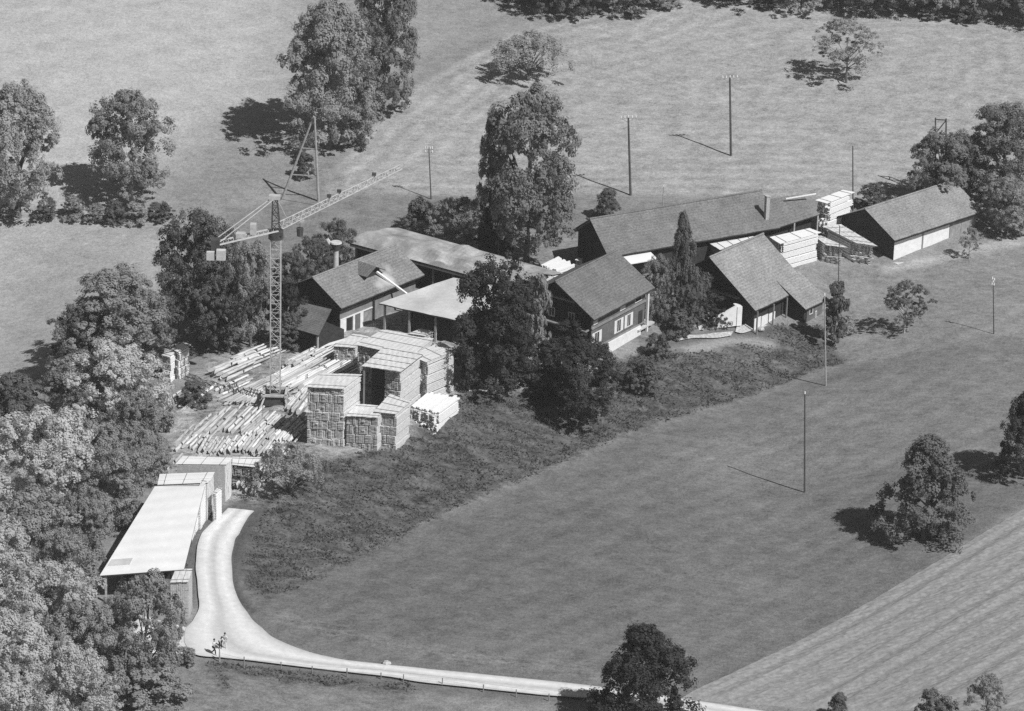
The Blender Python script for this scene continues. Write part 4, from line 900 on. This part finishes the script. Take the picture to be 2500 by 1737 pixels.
# ------------------------------------------------------------------ trees
def make_crown(seed, lobes, leaves, zb, shape, lr, leaf, droop=0.0, sub=8):
    """unit tree: crown radius .5, height 1; shape(t) gives the radius factor at height fraction t.
    boughs (lobes) carry tufts (sub), tufts carry leaves"""
    r = np.random.default_rng(seed); C = []; ph = r.random(4)*6.28
    for i in range(lobes):
        t = r.random()**.85; a = r.random()*2*pi; rad = shape(t)*.5*(1+.16*sin(2*a+ph[0])+.12*sin(3*a+ph[1]+4*t))
        rr_ = rad*(1-.7*r.random()**2.2)*(.85+.3*r.random())
        C.append((rr_*cos(a), rr_*sin(a), zb+(1-zb)*t, lr*(.6+.8*r.random())))
    C = np.array(C); ns = lobes*sub; li = np.repeat(np.arange(lobes), sub)
    d = r.normal(size=(ns, 3)); d /= np.linalg.norm(d, axis=1)[:, None]; d[:, 2] = np.abs(d[:, 2])*1.1-.35
    asp = np.array([1, 1, .85*(1-zb)])
    S = C[li, :3]+d*C[li, 3][:, None]*asp; srad = C[li, 3]*(.30+.25*r.random(ns))
    n = ns*leaves; ci = np.repeat(np.arange(ns), leaves)
    e = r.normal(size=(n, 3)); e /= np.linalg.norm(e, axis=1)[:, None]
    p = S[ci]+e*(srad[ci]*(r.random(n)**.4))[:, None]*asp
    if droop: p[:, 2] -= droop*np.hypot(p[:, 0], p[:, 1])*r.random(n)
    nn = e*.55+d[ci]*.75+r.normal(size=(n, 3))*.22+np.array([0, 0, .25]); nn /= np.linalg.norm(nn, axis=1)[:, None]
    u = np.cross(nn, r.normal(size=(n, 3))); u /= np.linalg.norm(u, axis=1)[:, None]; v = np.cross(nn, u)
    s = leaf*(.55+.9*r.random(n))[:, None]; hsc = np.array([1, 1, .8]); k = .6+.4*r.random((n, 1))
    R98 = np.percentile(np.hypot(p[:, 0], p[:, 1]), 98.5); Z99 = np.percentile(p[:, 2], 99.6)
    f = np.array([.5/R98, .5/R98, 1/Z99]); p = p*f; C[:, :3] *= f
    quad = np.stack([p-u*s*hsc, p-v*s*k*hsc, p+u*s*hsc, p+v*s*k*hsc], 1).reshape(-1, 3)
    quad[:, 2] = np.maximum(quad[:, 2], .01)
    me_ = bpy.data.meshes.new('crown'); me_.vertices.add(4*n); me_.vertices.foreach_set('co', quad.ravel())
    me_.loops.add(4*n); me_.loops.foreach_set('vertex_index', np.arange(4*n)); me_.polygons.add(n)
    me_.polygons.foreach_set('loop_start', np.arange(0, 4*n, 4)); me_.polygons.foreach_set('loop_total', np.full(n, 4)); me_.update()
    me_.materials.append(MT['leaf_mid']); return me_, C
def make_trunk(C, zb, r0, seed, nl=9, top=.75):
    r = random.Random(seed); q = MB(); a = Vector((0, 0, -.05)); n = 6; pts = [a]
    for i in range(1, n+1): pts.append(Vector(((r.random()-.5)*.05, (r.random()-.5)*.05, top*i/n)))
    for i in range(n): q.tube(pts[i], pts[i+1], r0*(1-.85*i/n), r0*(1-.85*(i+1)/n), 'bark', n=6, cap=False)
    ids = list(range(len(C))); r.shuffle(ids)
    for k in ids[:nl]:
        c = Vector(C[k][:3]); st = pts[1].lerp(pts[n], max(.15, min(.85, (c.z-zb)*.8))); mid = st.lerp(c, .5)+Vector((0, 0, .03))
        q.tube(st, mid, r0*.34, r0*.2, 'bark', n=5, cap=False); q.tube(mid, c, r0*.2, r0*.06, 'bark', n=5, cap=False)
    me_ = bpy.data.meshes.new('trunk'); me_.from_pydata(q.v, [], q.f); me_.materials.append(MT['bark']); me_.update(); return me_
KINDS = {}
def kind(nm, seeds, lobes, leaves, zb, shape, lr, leaf, trunk=.03, **k):
    KINDS[nm] = []
    tk = {a: k.pop(a) for a in ('nl', 'top') if a in k}
    for s in seeds:
        me_, C = make_crown(s, lobes, leaves, zb, shape, lr, leaf, **k); KINDS[nm].append((me_, make_trunk(C, zb, trunk, s, **tk)))
rnd_ = lambda t: (max(.0, 1-(2*t-.85)**2*.72))**.5
kind('broad', (1, 2, 3), 95, 56, .16, rnd_, .115, .0098)
kind('tall', (4, 5, 6), 110, 56, .08, lambda t: (max(0, 1-(1.75*t-.72)**2*.85))**.5*(.9+.1*sin(9*t)), .105, .0095)
kind('bush', (7, 8, 9), 40, 46, .03, lambda t: (max(0, 1-t*t*.85))**.5, .16, .018, trunk=.02, top=.6, nl=5)
kind('cone', (10, 11), 100, 50, .04, lambda t: max(.10, (1-t)**.55)*(1.0 if t > .08 else .8), .10, .0105, droop=.12)
kind('spruce', (12, 13), 110, 36, .06, lambda t: max(.05, 1-t)*(.7+.3*abs(sin(t*24))), .07, .0115, droop=.3, trunk=.02, top=.97)
kind('sparse', (14, 15, 16), 58, 30, .26, rnd_, .10, .0105, trunk=.018, nl=14)
kind('umbrella', (17,), 60, 26, .45, lambda t: (max(0, 1-t*t*.9))**.5, .085, .011, trunk=.025, nl=28, droop=.35, top=.5)
kind('thin', (18, 19), 34, 24, .12, lambda t: .8*(1-.5*t)*(.7+.4*abs(sin(t*15))), .13, .032, trunk=.03, top=.9)
rt_ = random.Random(21)
def tree(nm, k, base, top_y, x0, x1, label, leaf='leaf_mid', group=None, cat='tree', bark=None, depth=1.0, dh=1.0):
    P = G(*base); s = sc_at(P); w_ = (x1-x0)/s; h = (zat(P, top_y)-P[2])*dh
    # the crown's middle may sit beside the base: shift the root so that the crown covers its span
    cx = (x0+x1)/2; P = P+np.array([(cx-base[0])/s*.85, 0, 0]); P[2] = float(hgt(P[0], P[1]))
    R = root(nm, P, rt_.random()*6.28, label, cat, group)
    cm, tm = rt_.choice(KINDS[k])
    for n_, me_ in (('crown', cm), ('trunk', tm)):
        o = bpy.data.objects.new(n_, me_); COL.objects.link(o); o.parent = R; o.scale = (w_*1.09, w_*1.09*depth, h*1.01)
        o.material_slots[0].link = 'OBJECT'; o.material_slots[0].material = MT[leaf] if n_ == 'crown' else MT[bark or 'bark']
    return R
F_ = 1.08837
def T(nm, k, bx, by, ty, x0, x1, label, leaf='leaf_mid', **kw): return tree(nm, k, (bx*F_, by*F_), ty*F_, x0*F_, x1*F_, label, leaf, **kw)
# readings in the 2297-pixel view
BR = 'broadleaf_tree'
T(BR, 'broad', 50, 488, 200, -60, 145, 'large pale tree cut by the left edge, above the upper hedge', 'leaf_mid')
T(BR, 'broad', 303, 458, 212, 205, 390, 'round tree with pale trunk standing at the hedge on the upper left', 'leaf_mid', bark='bark_pale')
T(BR, 'tall', 738, 335, 12, 622, 850, 'tallest bushy tree at the track in the upper middle left', 'leaf_mid')
T(BR, 'tall', 842, 252, -45, 782, 940, 'tall tree behind the tallest one, cut by the top edge', 'leaf_deep')
T('bush', 'bush', 790, 330, 240, 745, 840, 'leafy bush at the foot of the two tall trees', 'leaf_mid', cat='bush')
T('bush', 'bush', 686, 402, 345, 663, 706, 'small dark bush beside the A-shaped pole', 'leaf_dark', cat='bush')
T('fruit_tree', 'umbrella', 1190, 180, 78, 1098, 1274, 'wide open fruit tree with bare lower branches in the upper field', 'leaf_mid')
T('fruit_tree', 'sparse', 1885, 186, 48, 1828, 1974, 'airy fruit tree at the upper right of the field', 'leaf_mid')
T(BR, 'broad', 1180, 590, 212, 1062, 1298, 'big central tree behind the roofs, tallest of the yard', 'leaf_deep')
T(BR, 'broad', 1105, 575, 250, 1065, 1150, 'slender side tree joined to the big central tree', 'leaf_deep')
T(BR, 'broad', 1030, 572, 448, 968, 1092, 'pale leafy tree left of the big central tree', 'leaf_mid')
T(BR, 'bush', 940, 535, 450, 898, 990, 'dark tree behind the far corner of the metal roof', 'leaf_dark')
T(BR, 'bush', 1105, 580, 470, 1060, 1150, 'black shaded tree between pale tree and big central tree', 'leaf_black')  # near-black leaf colour stands for the shade in this gap
T('bush', 'cone', 1363, 492, 425, 1322, 1402, 'pointed dark bush behind the left end of the long shed', 'leaf_dark', cat='bush')
T('spruce', 'spruce', 1525, 725, 482, 1476, 1572, 'dark spruce between farmhouse and old barn', 'leaf_dark')
T(BR, 'tall', 1476, 722, 578, 1440, 1512, 'leafy garden tree at the right gable of the farmhouse', 'leaf_deep')
T(BR, 'bush', 1560, 690, 600, 1530, 1600, 'dark shrubby tree at the spruce foot', 'leaf_dark')
T(BR, 'tall', 1540, 735, 640, 1512, 1575, 'dark leafy tree right below the spruce', 'leaf_dark')
T('bush', 'bush', 1952, 468, 415, 1918, 1988, 'dark bush between the white stack and the long barn', 'leaf_dark', cat='bush')
T(BR, 'broad', 2100, 470, 300, 2028, 2180, 'dark round tree behind the long barn', 'leaf_deep')
T(BR, 'tall', 2240, 452, 242, 2150, 2345, 'large dark tree at the right edge above the long barn', 'leaf_deep')
T(BR, 'tall', 2160, 450, 300, 2110, 2215, 'dark tree filling the gap between two large ones behind the barn', 'leaf_dark')
T(BR, 'broad', 2255, 525, 400, 2192, 2320, 'pale leafy tree at the right end of the long barn', 'leaf_mid')
T('sapling', 'sparse', 2170, 582, 512, 2150, 2200, 'thin sapling in front of the right end of the long barn', 'leaf_mid', bark='bark_pale')
T('fruit_tree', 'sparse', 2022, 748, 636, 1975, 2085, 'crooked fruit tree with pale trunk in the right meadow', 'leaf_dark', bark='bark_pale')
T(BR, 'thin', 1873, 770, 635, 1842, 1902, 'narrow dark tree at the right side of the old barn', 'leaf_dark')
T('bush', 'bush', 1892, 752, 708, 1872, 1918, 'round bush right of the narrow tree', 'leaf_mid', cat='bush')
T('pear_tree', 'cone', 2070, 1208, 985, 1962, 2185, 'dense drooping pear tree alone on the lower right meadow', 'leaf_dark')
T('pear_tree', 'cone', 2295, 1068, 880, 2222, 2370, 'dark tree cut by the right edge of the picture', 'leaf_black')
T('pear_tree', 'cone', 1440, 1640, 1408, 1322, 1562, 'dark tree at the bottom beside the white road', 'leaf_black')
T('bush', 'cone', 1880, 1610, 1555, 1852, 1910, 'smallest treetop at the bottom edge under the ploughed field', 'leaf_dark')
T('bush', 'bush', 2093, 1635, 1550, 2045, 2148, 'dark round treetop at the bottom edge', 'leaf_dark')
T('fruit_tree', 'sparse', 2205, 1640, 1518, 2155, 2262, 'pale airy treetop at the bottom right corner', 'leaf_mid')
# dark group at the farmhouse
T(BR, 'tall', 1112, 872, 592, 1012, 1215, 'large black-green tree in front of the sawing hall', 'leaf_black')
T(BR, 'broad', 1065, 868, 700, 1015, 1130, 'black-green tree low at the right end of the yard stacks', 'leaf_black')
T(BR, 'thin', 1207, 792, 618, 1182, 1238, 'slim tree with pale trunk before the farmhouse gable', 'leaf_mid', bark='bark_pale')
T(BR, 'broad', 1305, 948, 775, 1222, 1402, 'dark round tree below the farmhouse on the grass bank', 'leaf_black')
T('bush', 'bush', 1130, 850, 775, 1070, 1200, 'dark bush at the foot of the black-green tree', 'leaf_black', cat='bush')
T('bush', 'bush', 1235, 860, 770, 1180, 1290, 'dark bush below the slim pale tree', 'leaf_black', cat='bush')
T('bush', 'bush', 1300, 800, 720, 1232, 1330, 'dark bush against the farmhouse gable', 'leaf_black', cat='bush')
T('bush', 'bush', 1440, 880, 805, 1395, 1485, 'leafy bush below the farmhouse basement wall', 'leaf_dark', cat='bush')
T('bush', 'bush', 1472, 805, 750, 1445, 1505, 'leafy bush at the farmhouse porch', 'leaf_dark', cat='bush')
T('bush', 'bush', 1520, 752, 700, 1488, 1560, 'garden bush left of the white ramp', 'leaf_dark', cat='bush')
T('bush', 'bush', 1215, 900, 850, 1180, 1260, 'low dark bush left of the round tree on the bank', 'leaf_black', cat='bush')
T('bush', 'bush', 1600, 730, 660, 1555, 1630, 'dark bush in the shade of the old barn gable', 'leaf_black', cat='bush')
# upper hedge
HG = 'shrubs of the upper hedge'
for i, (x, y_, w_, h_, lf, lb) in enumerate([(20, 492, 50, 40, 'leaf_mid', 'hedge shrub at the left edge under the large pale tree'), (105, 492, 60, 45, 'leaf_dark', 'dark hedge shrub second from the left edge'), (165, 490, 60, 48, 'leaf_mid', 'hedge shrub midway between the two upper left trees'), (215, 497, 50, 38, 'leaf_mid', 'low hedge shrub left of the round tree'), (262, 500, 60, 48, 'leaf_dark', 'dark hedge shrub below the round tree'), (305, 500, 60, 44, 'leaf_mid', 'hedge shrub at the pale trunk'), (360, 494, 62, 38, 'leaf_dark', 'dark hedge shrub at the right end of the hedge')]):
    T('hedge_shrub', 'bush', x, y_, y_-h_, x-w_/2, x+w_/2, lb, lf, cat='shrub', group=HG)
# wood along the brook, from the mill down to the lower left corner
WD = 'trees of the brook wood'
for (k, x, by, ty, x0, x1, lf, lb) in [
 ('tall', 440, 765, 480, 338, 540, 'leaf_dark', 'dark tree at the top of the brook wood under the crane counterweight'),
 ('broad', 560, 775, 545, 500, 625, 'leaf_mid', 'tree behind the crane mast at the wood edge'),
 ('broad', 510, 790, 625, 455, 575, 'leaf_dark', 'low dark tree between the crane mast and the bright stack'),
 ('broad', 470, 720, 490, 420, 540, 'leaf_mid', 'pale tree peeking over the top of the brook wood'),
 ('broad', 655, 690, 570, 612, 700, 'leaf_dark', 'dark tree left of the mill chimney'),
 ('broad', 695, 640, 535, 655, 738, 'leaf_dark', 'dark tree touching the mill chimney'),
 ('broad', 755, 610, 495, 712, 800, 'leaf_dark', 'feathery dark tree above the mill chimney'),
 ('broad', 640, 770, 640, 600, 690, 'leaf_black', 'black shaded tree behind the small shed'),
 ('broad', 250, 830, 612, 135, 385, 'leaf_mid', 'broad feathery tree at the upper left bulge of the wood'),
 ('broad', 330, 830, 655, 275, 380, 'leaf_mid', 'tree between the feathery tree and the bright stack'),
 ('broad', 180, 860, 690, 115, 260, 'leaf_dark', 'dark tree below the feathery tree on the field side'),
 ('broad', 262, 985, 775, 150, 372, 'leaf_light', 'silvery tree in the middle of the brook wood'),
 ('broad', 165, 960, 800, 85, 260, 'leaf_mid', 'tree left of the silvery tree'),
 ('broad', 50, 985, 850, -60, 140, 'leaf_dark', 'dark shaded tree at the left edge halfway down'),  # dark leaf colour stands for the shadow on this crown
 ('tall', 318, 1080, 885, 240, 385, 'leaf_mid', 'tree right beside the left end of the log yard'),
 ('broad', 80, 1190, 930, -40, 220, 'leaf_light', 'large silvery tree at the left edge of the wood'),
 ('broad', 220, 1130, 950, 140, 320, 'leaf_mid', 'tree behind the upper end of the drying shed'),
 ('tall', 265, 1190, 1010, 185, 340, 'leaf_mid', 'tree leaning over the upper roof of the drying shed'),
 ('broad', 190, 1290, 1100, 125, 250, 'leaf_mid', 'tree touching the left eave of the drying shed'),
 ('broad', 60, 1330, 1110, -50, 190, 'leaf_mid', 'tree at the left edge below the large silvery one'),
 ('broad', 150, 1400, 1200, 75, 218, 'leaf_mid', 'tree below the left eave of the drying shed'),
 ('broad', 20, 1420, 1180, -110, 110, 'leaf_light', 'silvery tree cut by the left edge, lower part of the wood'),
 ('broad', 110, 1520, 1270, 10, 235, 'leaf_light', 'silvery tree in the lower left, second from the bottom row'),
 ('broad', 205, 1580, 1360, 110, 300, 'leaf_mid', 'tree between silvery crowns and the branching tree'),
 ('broad', 60, 1620, 1390, -80, 160, 'leaf_light', 'bright silvery tree near the lower left corner'),
 ('broad', 165, 1690, 1450, 70, 262, 'leaf_light', 'bright tree at the bottom edge right of the corner'),
 ('broad', 10, 1750, 1490, -110, 110, 'leaf_light', 'brightest crown in the lower left corner'),
 ('bush', 432, 910, 855, 400, 470, 'leaf_dark', 'bush below the bright stack at the log yard'),
 ('bush', 368, 965, 890, 330, 402, 'leaf_mid', 'bush at the left end of the log yard'),
 ('bush', 350, 1060, 985, 310, 392, 'leaf_mid', 'bush at the yard corner above the white stacks'),
 ('bush', 285, 1180, 1130, 255, 318, 'leaf_mid', 'bush overhanging the upper corner of the drying shed'),
 ('bush', 650, 780, 700, 610, 690, 'leaf_dark', 'bush in the shade left of the small shed'),
]:
    T('wood_tree' if k != 'bush' else 'bush', k, x, by, ty, x0, x1, lb, lf, group=WD, cat='tree' if k != 'bush' else 'bush')
T(BR, 'broad', 330, 1560, 1295, 240, 420, 'branching tree in front of the drying shed at the bottom left', 'leaf_mid')
T(BR, 'broad', 265, 1500, 1335, 225, 300, 'leafy tree against the near wall of the drying shed', 'leaf_mid')
T('bush', 'bush', 340, 1590, 1490, 250, 420, 'bushes at the foot of the branching tree', 'leaf_mid', cat='bush')
T('bush', 'bush', 415, 1492, 1450, 392, 440, 'small bush at the forecourt edge', 'leaf_mid', cat='bush')
T('bush', 'bush', 390, 1440, 1370, 365, 420, 'bush at the near corner stack', 'leaf_mid', cat='bush')
T('fruit_tree', 'umbrella', 655, 1112, 998, 578, 728, 'small round tree at the road below the log yard', 'leaf_mid')
# wood edge along the top of the picture
TE = 'trees of the wood edge at the top'
for i, (x, by, h_, w_, lf, lb) in enumerate([(1180, -5, 150, 170, 'leaf_dark', 'dark tree cut by the top edge, leftmost of the wood edge'), (1250, 30, 190, 140, 'leaf_dark', 'dark tree at the lowest point of the wood edge shade'), (1310, 36, 150, 110, 'leaf_dark', 'dark tree where the wood edge meets the mown field'), (1390, 30, 120, 110, 'leaf_mid', 'paler tree at the wood edge right of the dark hollow'), (1450, 12, 130, 110, 'leaf_mid', 'tree at the wood edge touching the top left of the field'), (1660, 2, 120, 160, 'leaf_dark', 'tree at the top edge above the twin field poles'), (1800, 14, 140, 170, 'leaf_mid', 'tree at the top edge above the airy fruit tree'), (1930, 20, 150, 170, 'leaf_dark', 'dark tree at the top edge right of the fruit tree'), (2050, 26, 150, 150, 'leaf_dark', 'tree at the top edge with bushy foot'), (2140, 38, 150, 130, 'leaf_mid', 'pale tree at the top edge near the right corner'), (2235, 42, 160, 150, 'leaf_dark', 'dark tree at the top right corner'), (2330, 50, 160, 150, 'leaf_dark', 'tree just past the top right corner')]):
    T('edge_tree', 'tall', x, by, by-h_*1.0, x-w_/2, x+w_/2, lb, lf, group=TE)
for i, (x, by, h_, w_, lf, lb) in enumerate([(1425, 38, 38, 50, 'leaf_dark', 'small dark bush under the wood edge'), (1495, 14, 20, 70, 'leaf_mid', 'pale low bush under the wood edge'), (2085, 40, 24, 60, 'leaf_mid', 'pale bush at the wood edge near the right'), (2165, 46, 34, 60, 'leaf_dark', 'dark bush at the wood edge near the right'), (1720, 14, 16, 60, 'leaf_mid', 'low bush at the wood edge in the middle')]):
    T('bush', 'bush', x, by, by-h_, x-w_/2, x+w_/2, lb, lf, group='bushes of the wood edge at the top', cat='bush')

# ------------------------------------------------------------------ ramp, walls, fence, stones
P = G(1797, 800); B = G(1706, 803); d = P-B; rz = atan2(d[1], d[0]); L = np.linalg.norm(d[:2]); R = root('garden_wall', B, rz, 'white wedge shaped retaining wall beside the old barn', 'wall')
q = MB(); hh = zat(P, 757)-P[2]
q.add([(0, 0, -.3), (L, 0, -.3), (L, 0, hh), (0, 0, .15), (0, .35, -.3), (L, .35, -.3), (L, .35, hh), (0, .35, .15)], [(0, 1, 2, 3), (5, 4, 7, 6), (3, 2, 6, 7), (1, 5, 6, 2), (4, 0, 3, 7)], 'render'); q.build('wall_face', R)
q = MB(); q.box(L+.02, -.1, -.3, L+.7, 1.2, hh*.95, 'render'); q.build('pier', R)
def stone(px_, s, label):
    P = G(*px_); me_ = bpy.data.meshes.new('stone'); bm = bmesh.new(); bmesh.ops.create_icosphere(bm, subdivisions=2, radius=s)
    for v in bm.verts: v.co *= 1+.35*mnoise.noise(v.co*2/s+Vector(P)); v.co.z *= .7
    bm.to_mesh(me_); bm.free(); me_.materials.append(MT['stone']); o = bpy.data.objects.new('stone', me_); COL.objects.link(o); o.location = P+(0, 0, s*.3); tag(o, label, 'stone'); return o
stone((1858, 806), .45, 'pale boulder below the plinth of the old barn')
stone((2035, 820), .4, 'pale stone at the foot of the slender pole by the barn wing')
stone((2010, 812), .35, 'smaller pale stone among bushes right of the barn wing')
stone((943, 1622), .45, 'white marker stone on the grass verge of the road')
stone((1470, 855), .35, 'pale stone at the corner of the white basement wall')
stone((1350, 928), .9, 'large grey boulder between the dark bushes on the bank')
strip('garden_path', [(1652, 835), (1690, 828), (1740, 826), (1785, 821)], [(1660, 818), (1700, 819), (1745, 815), (1790, 811)], 4, 5, .09, MT['stone'], .5)
strip('barn_terrace', [(1795, 812), (1812, 816), (1835, 808)], [(1800, 795), (1822, 792), (1850, 795)], 3, 5, .09, MT['stone'], .5)
fp = [(536, 1614, 44), (596, 1630, 29), (686, 1638, 24), (762, 1646, 21), (847, 1651, 21), (930, 1656, 15), (985, 1663, 18), (1080, 1672, 18), (1180, 1688, 18), (1260, 1700, 18), (1340, 1710, 18)]
P0 = G(536, 1614); R = root('road_fence', P0, 0, 'wire fence on thin posts along the lower side of the road', 'fence'); tops = []
for i, (x, y_, hp) in enumerate(fp):
    p = G(x, y_); h = zat(p, y_-hp*.9)-p[2]; lp = local(R, p); q = MB(); q.tube(lp+(0, 0, -.2), lp+(0, 0, min(h, 1.5)), .10 if i == 0 else .06, .06, 'pole_pale' if i in (0,) else 'wood_grey', n=6); q.build('post', R); tops.append(lp)
q = MB()
for a, b_ in zip(tops, tops[1:]):
    for z_ in (.5, .95): q.tube(a+(0, 0, z_), b_+(0, 0, z_), .012, .012, 'wood_grey', n=3, cap=False)
q.build('wire', R)

# ------------------------------------------------------------------ people on the road
def person(px_, rz, label, pose, shirt, legs, hair, H=1.7):
    P = G(*px_); P[2] += .1; R = root('person', P, rz, label, 'person', None); k = H/1.7
    J = dict(pelvis=(0, 0, .92), waist=(0, .02, 1.08), chest=(0, .0, 1.32), neck=(0, .0, 1.47), head0=(0, -.02, 1.55), head1=(0, -.03, 1.68),
             hl=(-.1, 0, .88), kl=(-.11, -.04, .48), al=(-.11, .02, .08), tl=(-.12, -.16, .03), hr=(.1, 0, .88), kr=(.11, -.04, .48), ar=(.11, .02, .08), tr=(.12, -.16, .03),
             sl=(-.19, 0, 1.40), el=(-.25, .03, 1.12), wl=(-.24, -.08, .88), fl=(-.24, -.11, .78), sr=(.19, 0, 1.40), er=(.25, .03, 1.12), wr=(.24, -.08, .88), fr=(.24, -.11, .78))
    J.update(pose); names = list(J)
    Rd = dict(pelvis=.15, waist=.13, chest=.16, neck=.06, head0=.085, head1=.095, hl=.10, kl=.065, al=.045, tl=.035, hr=.10, kr=.065, ar=.045, tr=.035, sl=.07, el=.045, wl=.032, fl=.03, sr=.07, er=.045, wr=.032, fr=.03)
    E_ = [('pelvis', 'waist'), ('waist', 'chest'), ('chest', 'neck'), ('neck', 'head0'), ('head0', 'head1'), ('pelvis', 'hl'), ('hl', 'kl'), ('kl', 'al'), ('al', 'tl'), ('pelvis', 'hr'), ('hr', 'kr'), ('kr', 'ar'), ('ar', 'tr'), ('chest', 'sl'), ('sl', 'el'), ('el', 'wl'), ('wl', 'fl'), ('chest', 'sr'), ('sr', 'er'), ('er', 'wr'), ('wr', 'fr')]
    def skin_mesh(nm, vn, ed, grow, mt, ms=None):
        me_ = bpy.data.meshes.new(nm); me_.from_pydata([Vector(J[v])*k for v in vn], [], [(vn.index(a), vn.index(b_)) for a, b_ in ed]); o = bpy.data.objects.new(nm, me_); COL.objects.link(o); o.parent = R
        md = o.modifiers.new('skin', 'SKIN'); 
        if not me_.skin_vertices: bpy.context.view_layer.objects.active = o
        for i, v in enumerate(vn):
            s = me_.skin_vertices[0].data[i]; s.radius = (Rd[v]*k+grow,)*2; s.use_root = (i == 0)
        o.modifiers.new('sub', 'SUBSURF').levels = 1; o.modifiers['sub'].render_levels = 1
        me_.materials.append(MT[mt]); return o
    skin_mesh('body', names, E_, 0, 'skin')
    skin_mesh('shirt', ['waist', 'chest', 'neck', 'sl', 'el', 'sr', 'er'], [('waist', 'chest'), ('chest', 'neck'), ('chest', 'sl'), ('sl', 'el'), ('chest', 'sr'), ('sr', 'er')], .018, shirt)
    skin_mesh('trousers', ['pelvis', 'hl', 'kl', 'al', 'hr', 'kr', 'ar'], [('pelvis', 'hl'), ('hl', 'kl'), ('kl', 'al'), ('pelvis', 'hr'), ('hr', 'kr'), ('kr', 'ar')], .02, legs)
    hd = Vector(J['head1'])*k; bm = bmesh.new(); bmesh.ops.create_icosphere(bm, subdivisions=2, radius=.115*k)
    me_ = bpy.data.meshes.new('hair'); bm.to_mesh(me_); bm.free(); me_.materials.append(MT[hair]); o = bpy.data.objects.new('hair', me_); COL.objects.link(o); o.parent = R; o.location = hd+Vector((0, .03, .035))
    return R
person((523, 1600), radians(60), 'person in pale shirt and dark trousers striding on the road, left of the three', dict(kl=(-.12, -.22, .50), al=(-.12, -.26, .10), tl=(-.12, -.42, .05), kr=(.12, .06, .48), ar=(.12, .34, .14), tr=(.12, .22, .05), fl=(-.26, -.35, .95), wl=(-.25, -.28, 1.0), el=(-.26, -.05, 1.12)), 'shirt', 'trousers', 'hair', 1.72)
person((538, 1587), radians(30), 'person in pale shirt bending forward on the road, middle of the three', dict(chest=(0, -.18, 1.26), neck=(0, -.27, 1.38), head0=(0, -.32, 1.44), head1=(0, -.36, 1.56), sl=(-.18, -.18, 1.32), sr=(.18, -.18, 1.32), el=(-.22, -.36, 1.10), er=(.22, -.36, 1.10), wl=(-.18, -.5, .95), wr=(.18, -.5, .95), fl=(-.16, -.56, .88), fr=(.16, -.56, .88)), 'shirt', 'trousers', 'hair', 1.6)
person((549, 1585), radians(-20), 'person with dark hair and all pale clothes on the road, right of the three', dict(), 'shirt', 'shirt', 'hair', 1.72)

# ------------------------------------------------------------------ air
hb = MB(); hb.box(-1500, -620, -70, 1500, 1400, 250, 'white'); hz = hb.build('haze'); tag(hz, kind='stuff')
HM = bpy.data.materials.new('thin_haze'); HM.use_nodes = True; hn = HM.node_tree; hn.nodes.remove(hn.nodes['Principled BSDF'])
pv = hn.nodes.new('ShaderNodeVolumePrincipled'); pv.inputs['Color'].default_value = (.9, .9, .9, 1); pv.inputs['Density'].default_value = .00011; pv.inputs['Anisotropy'].default_value = .0
hn.links.new(pv.outputs[0], hn.nodes['Material Output'].inputs['Volume']); hz.data.materials.clear(); hz.data.materials.append(HM)
sc.cycles.volume_step_rate = 1
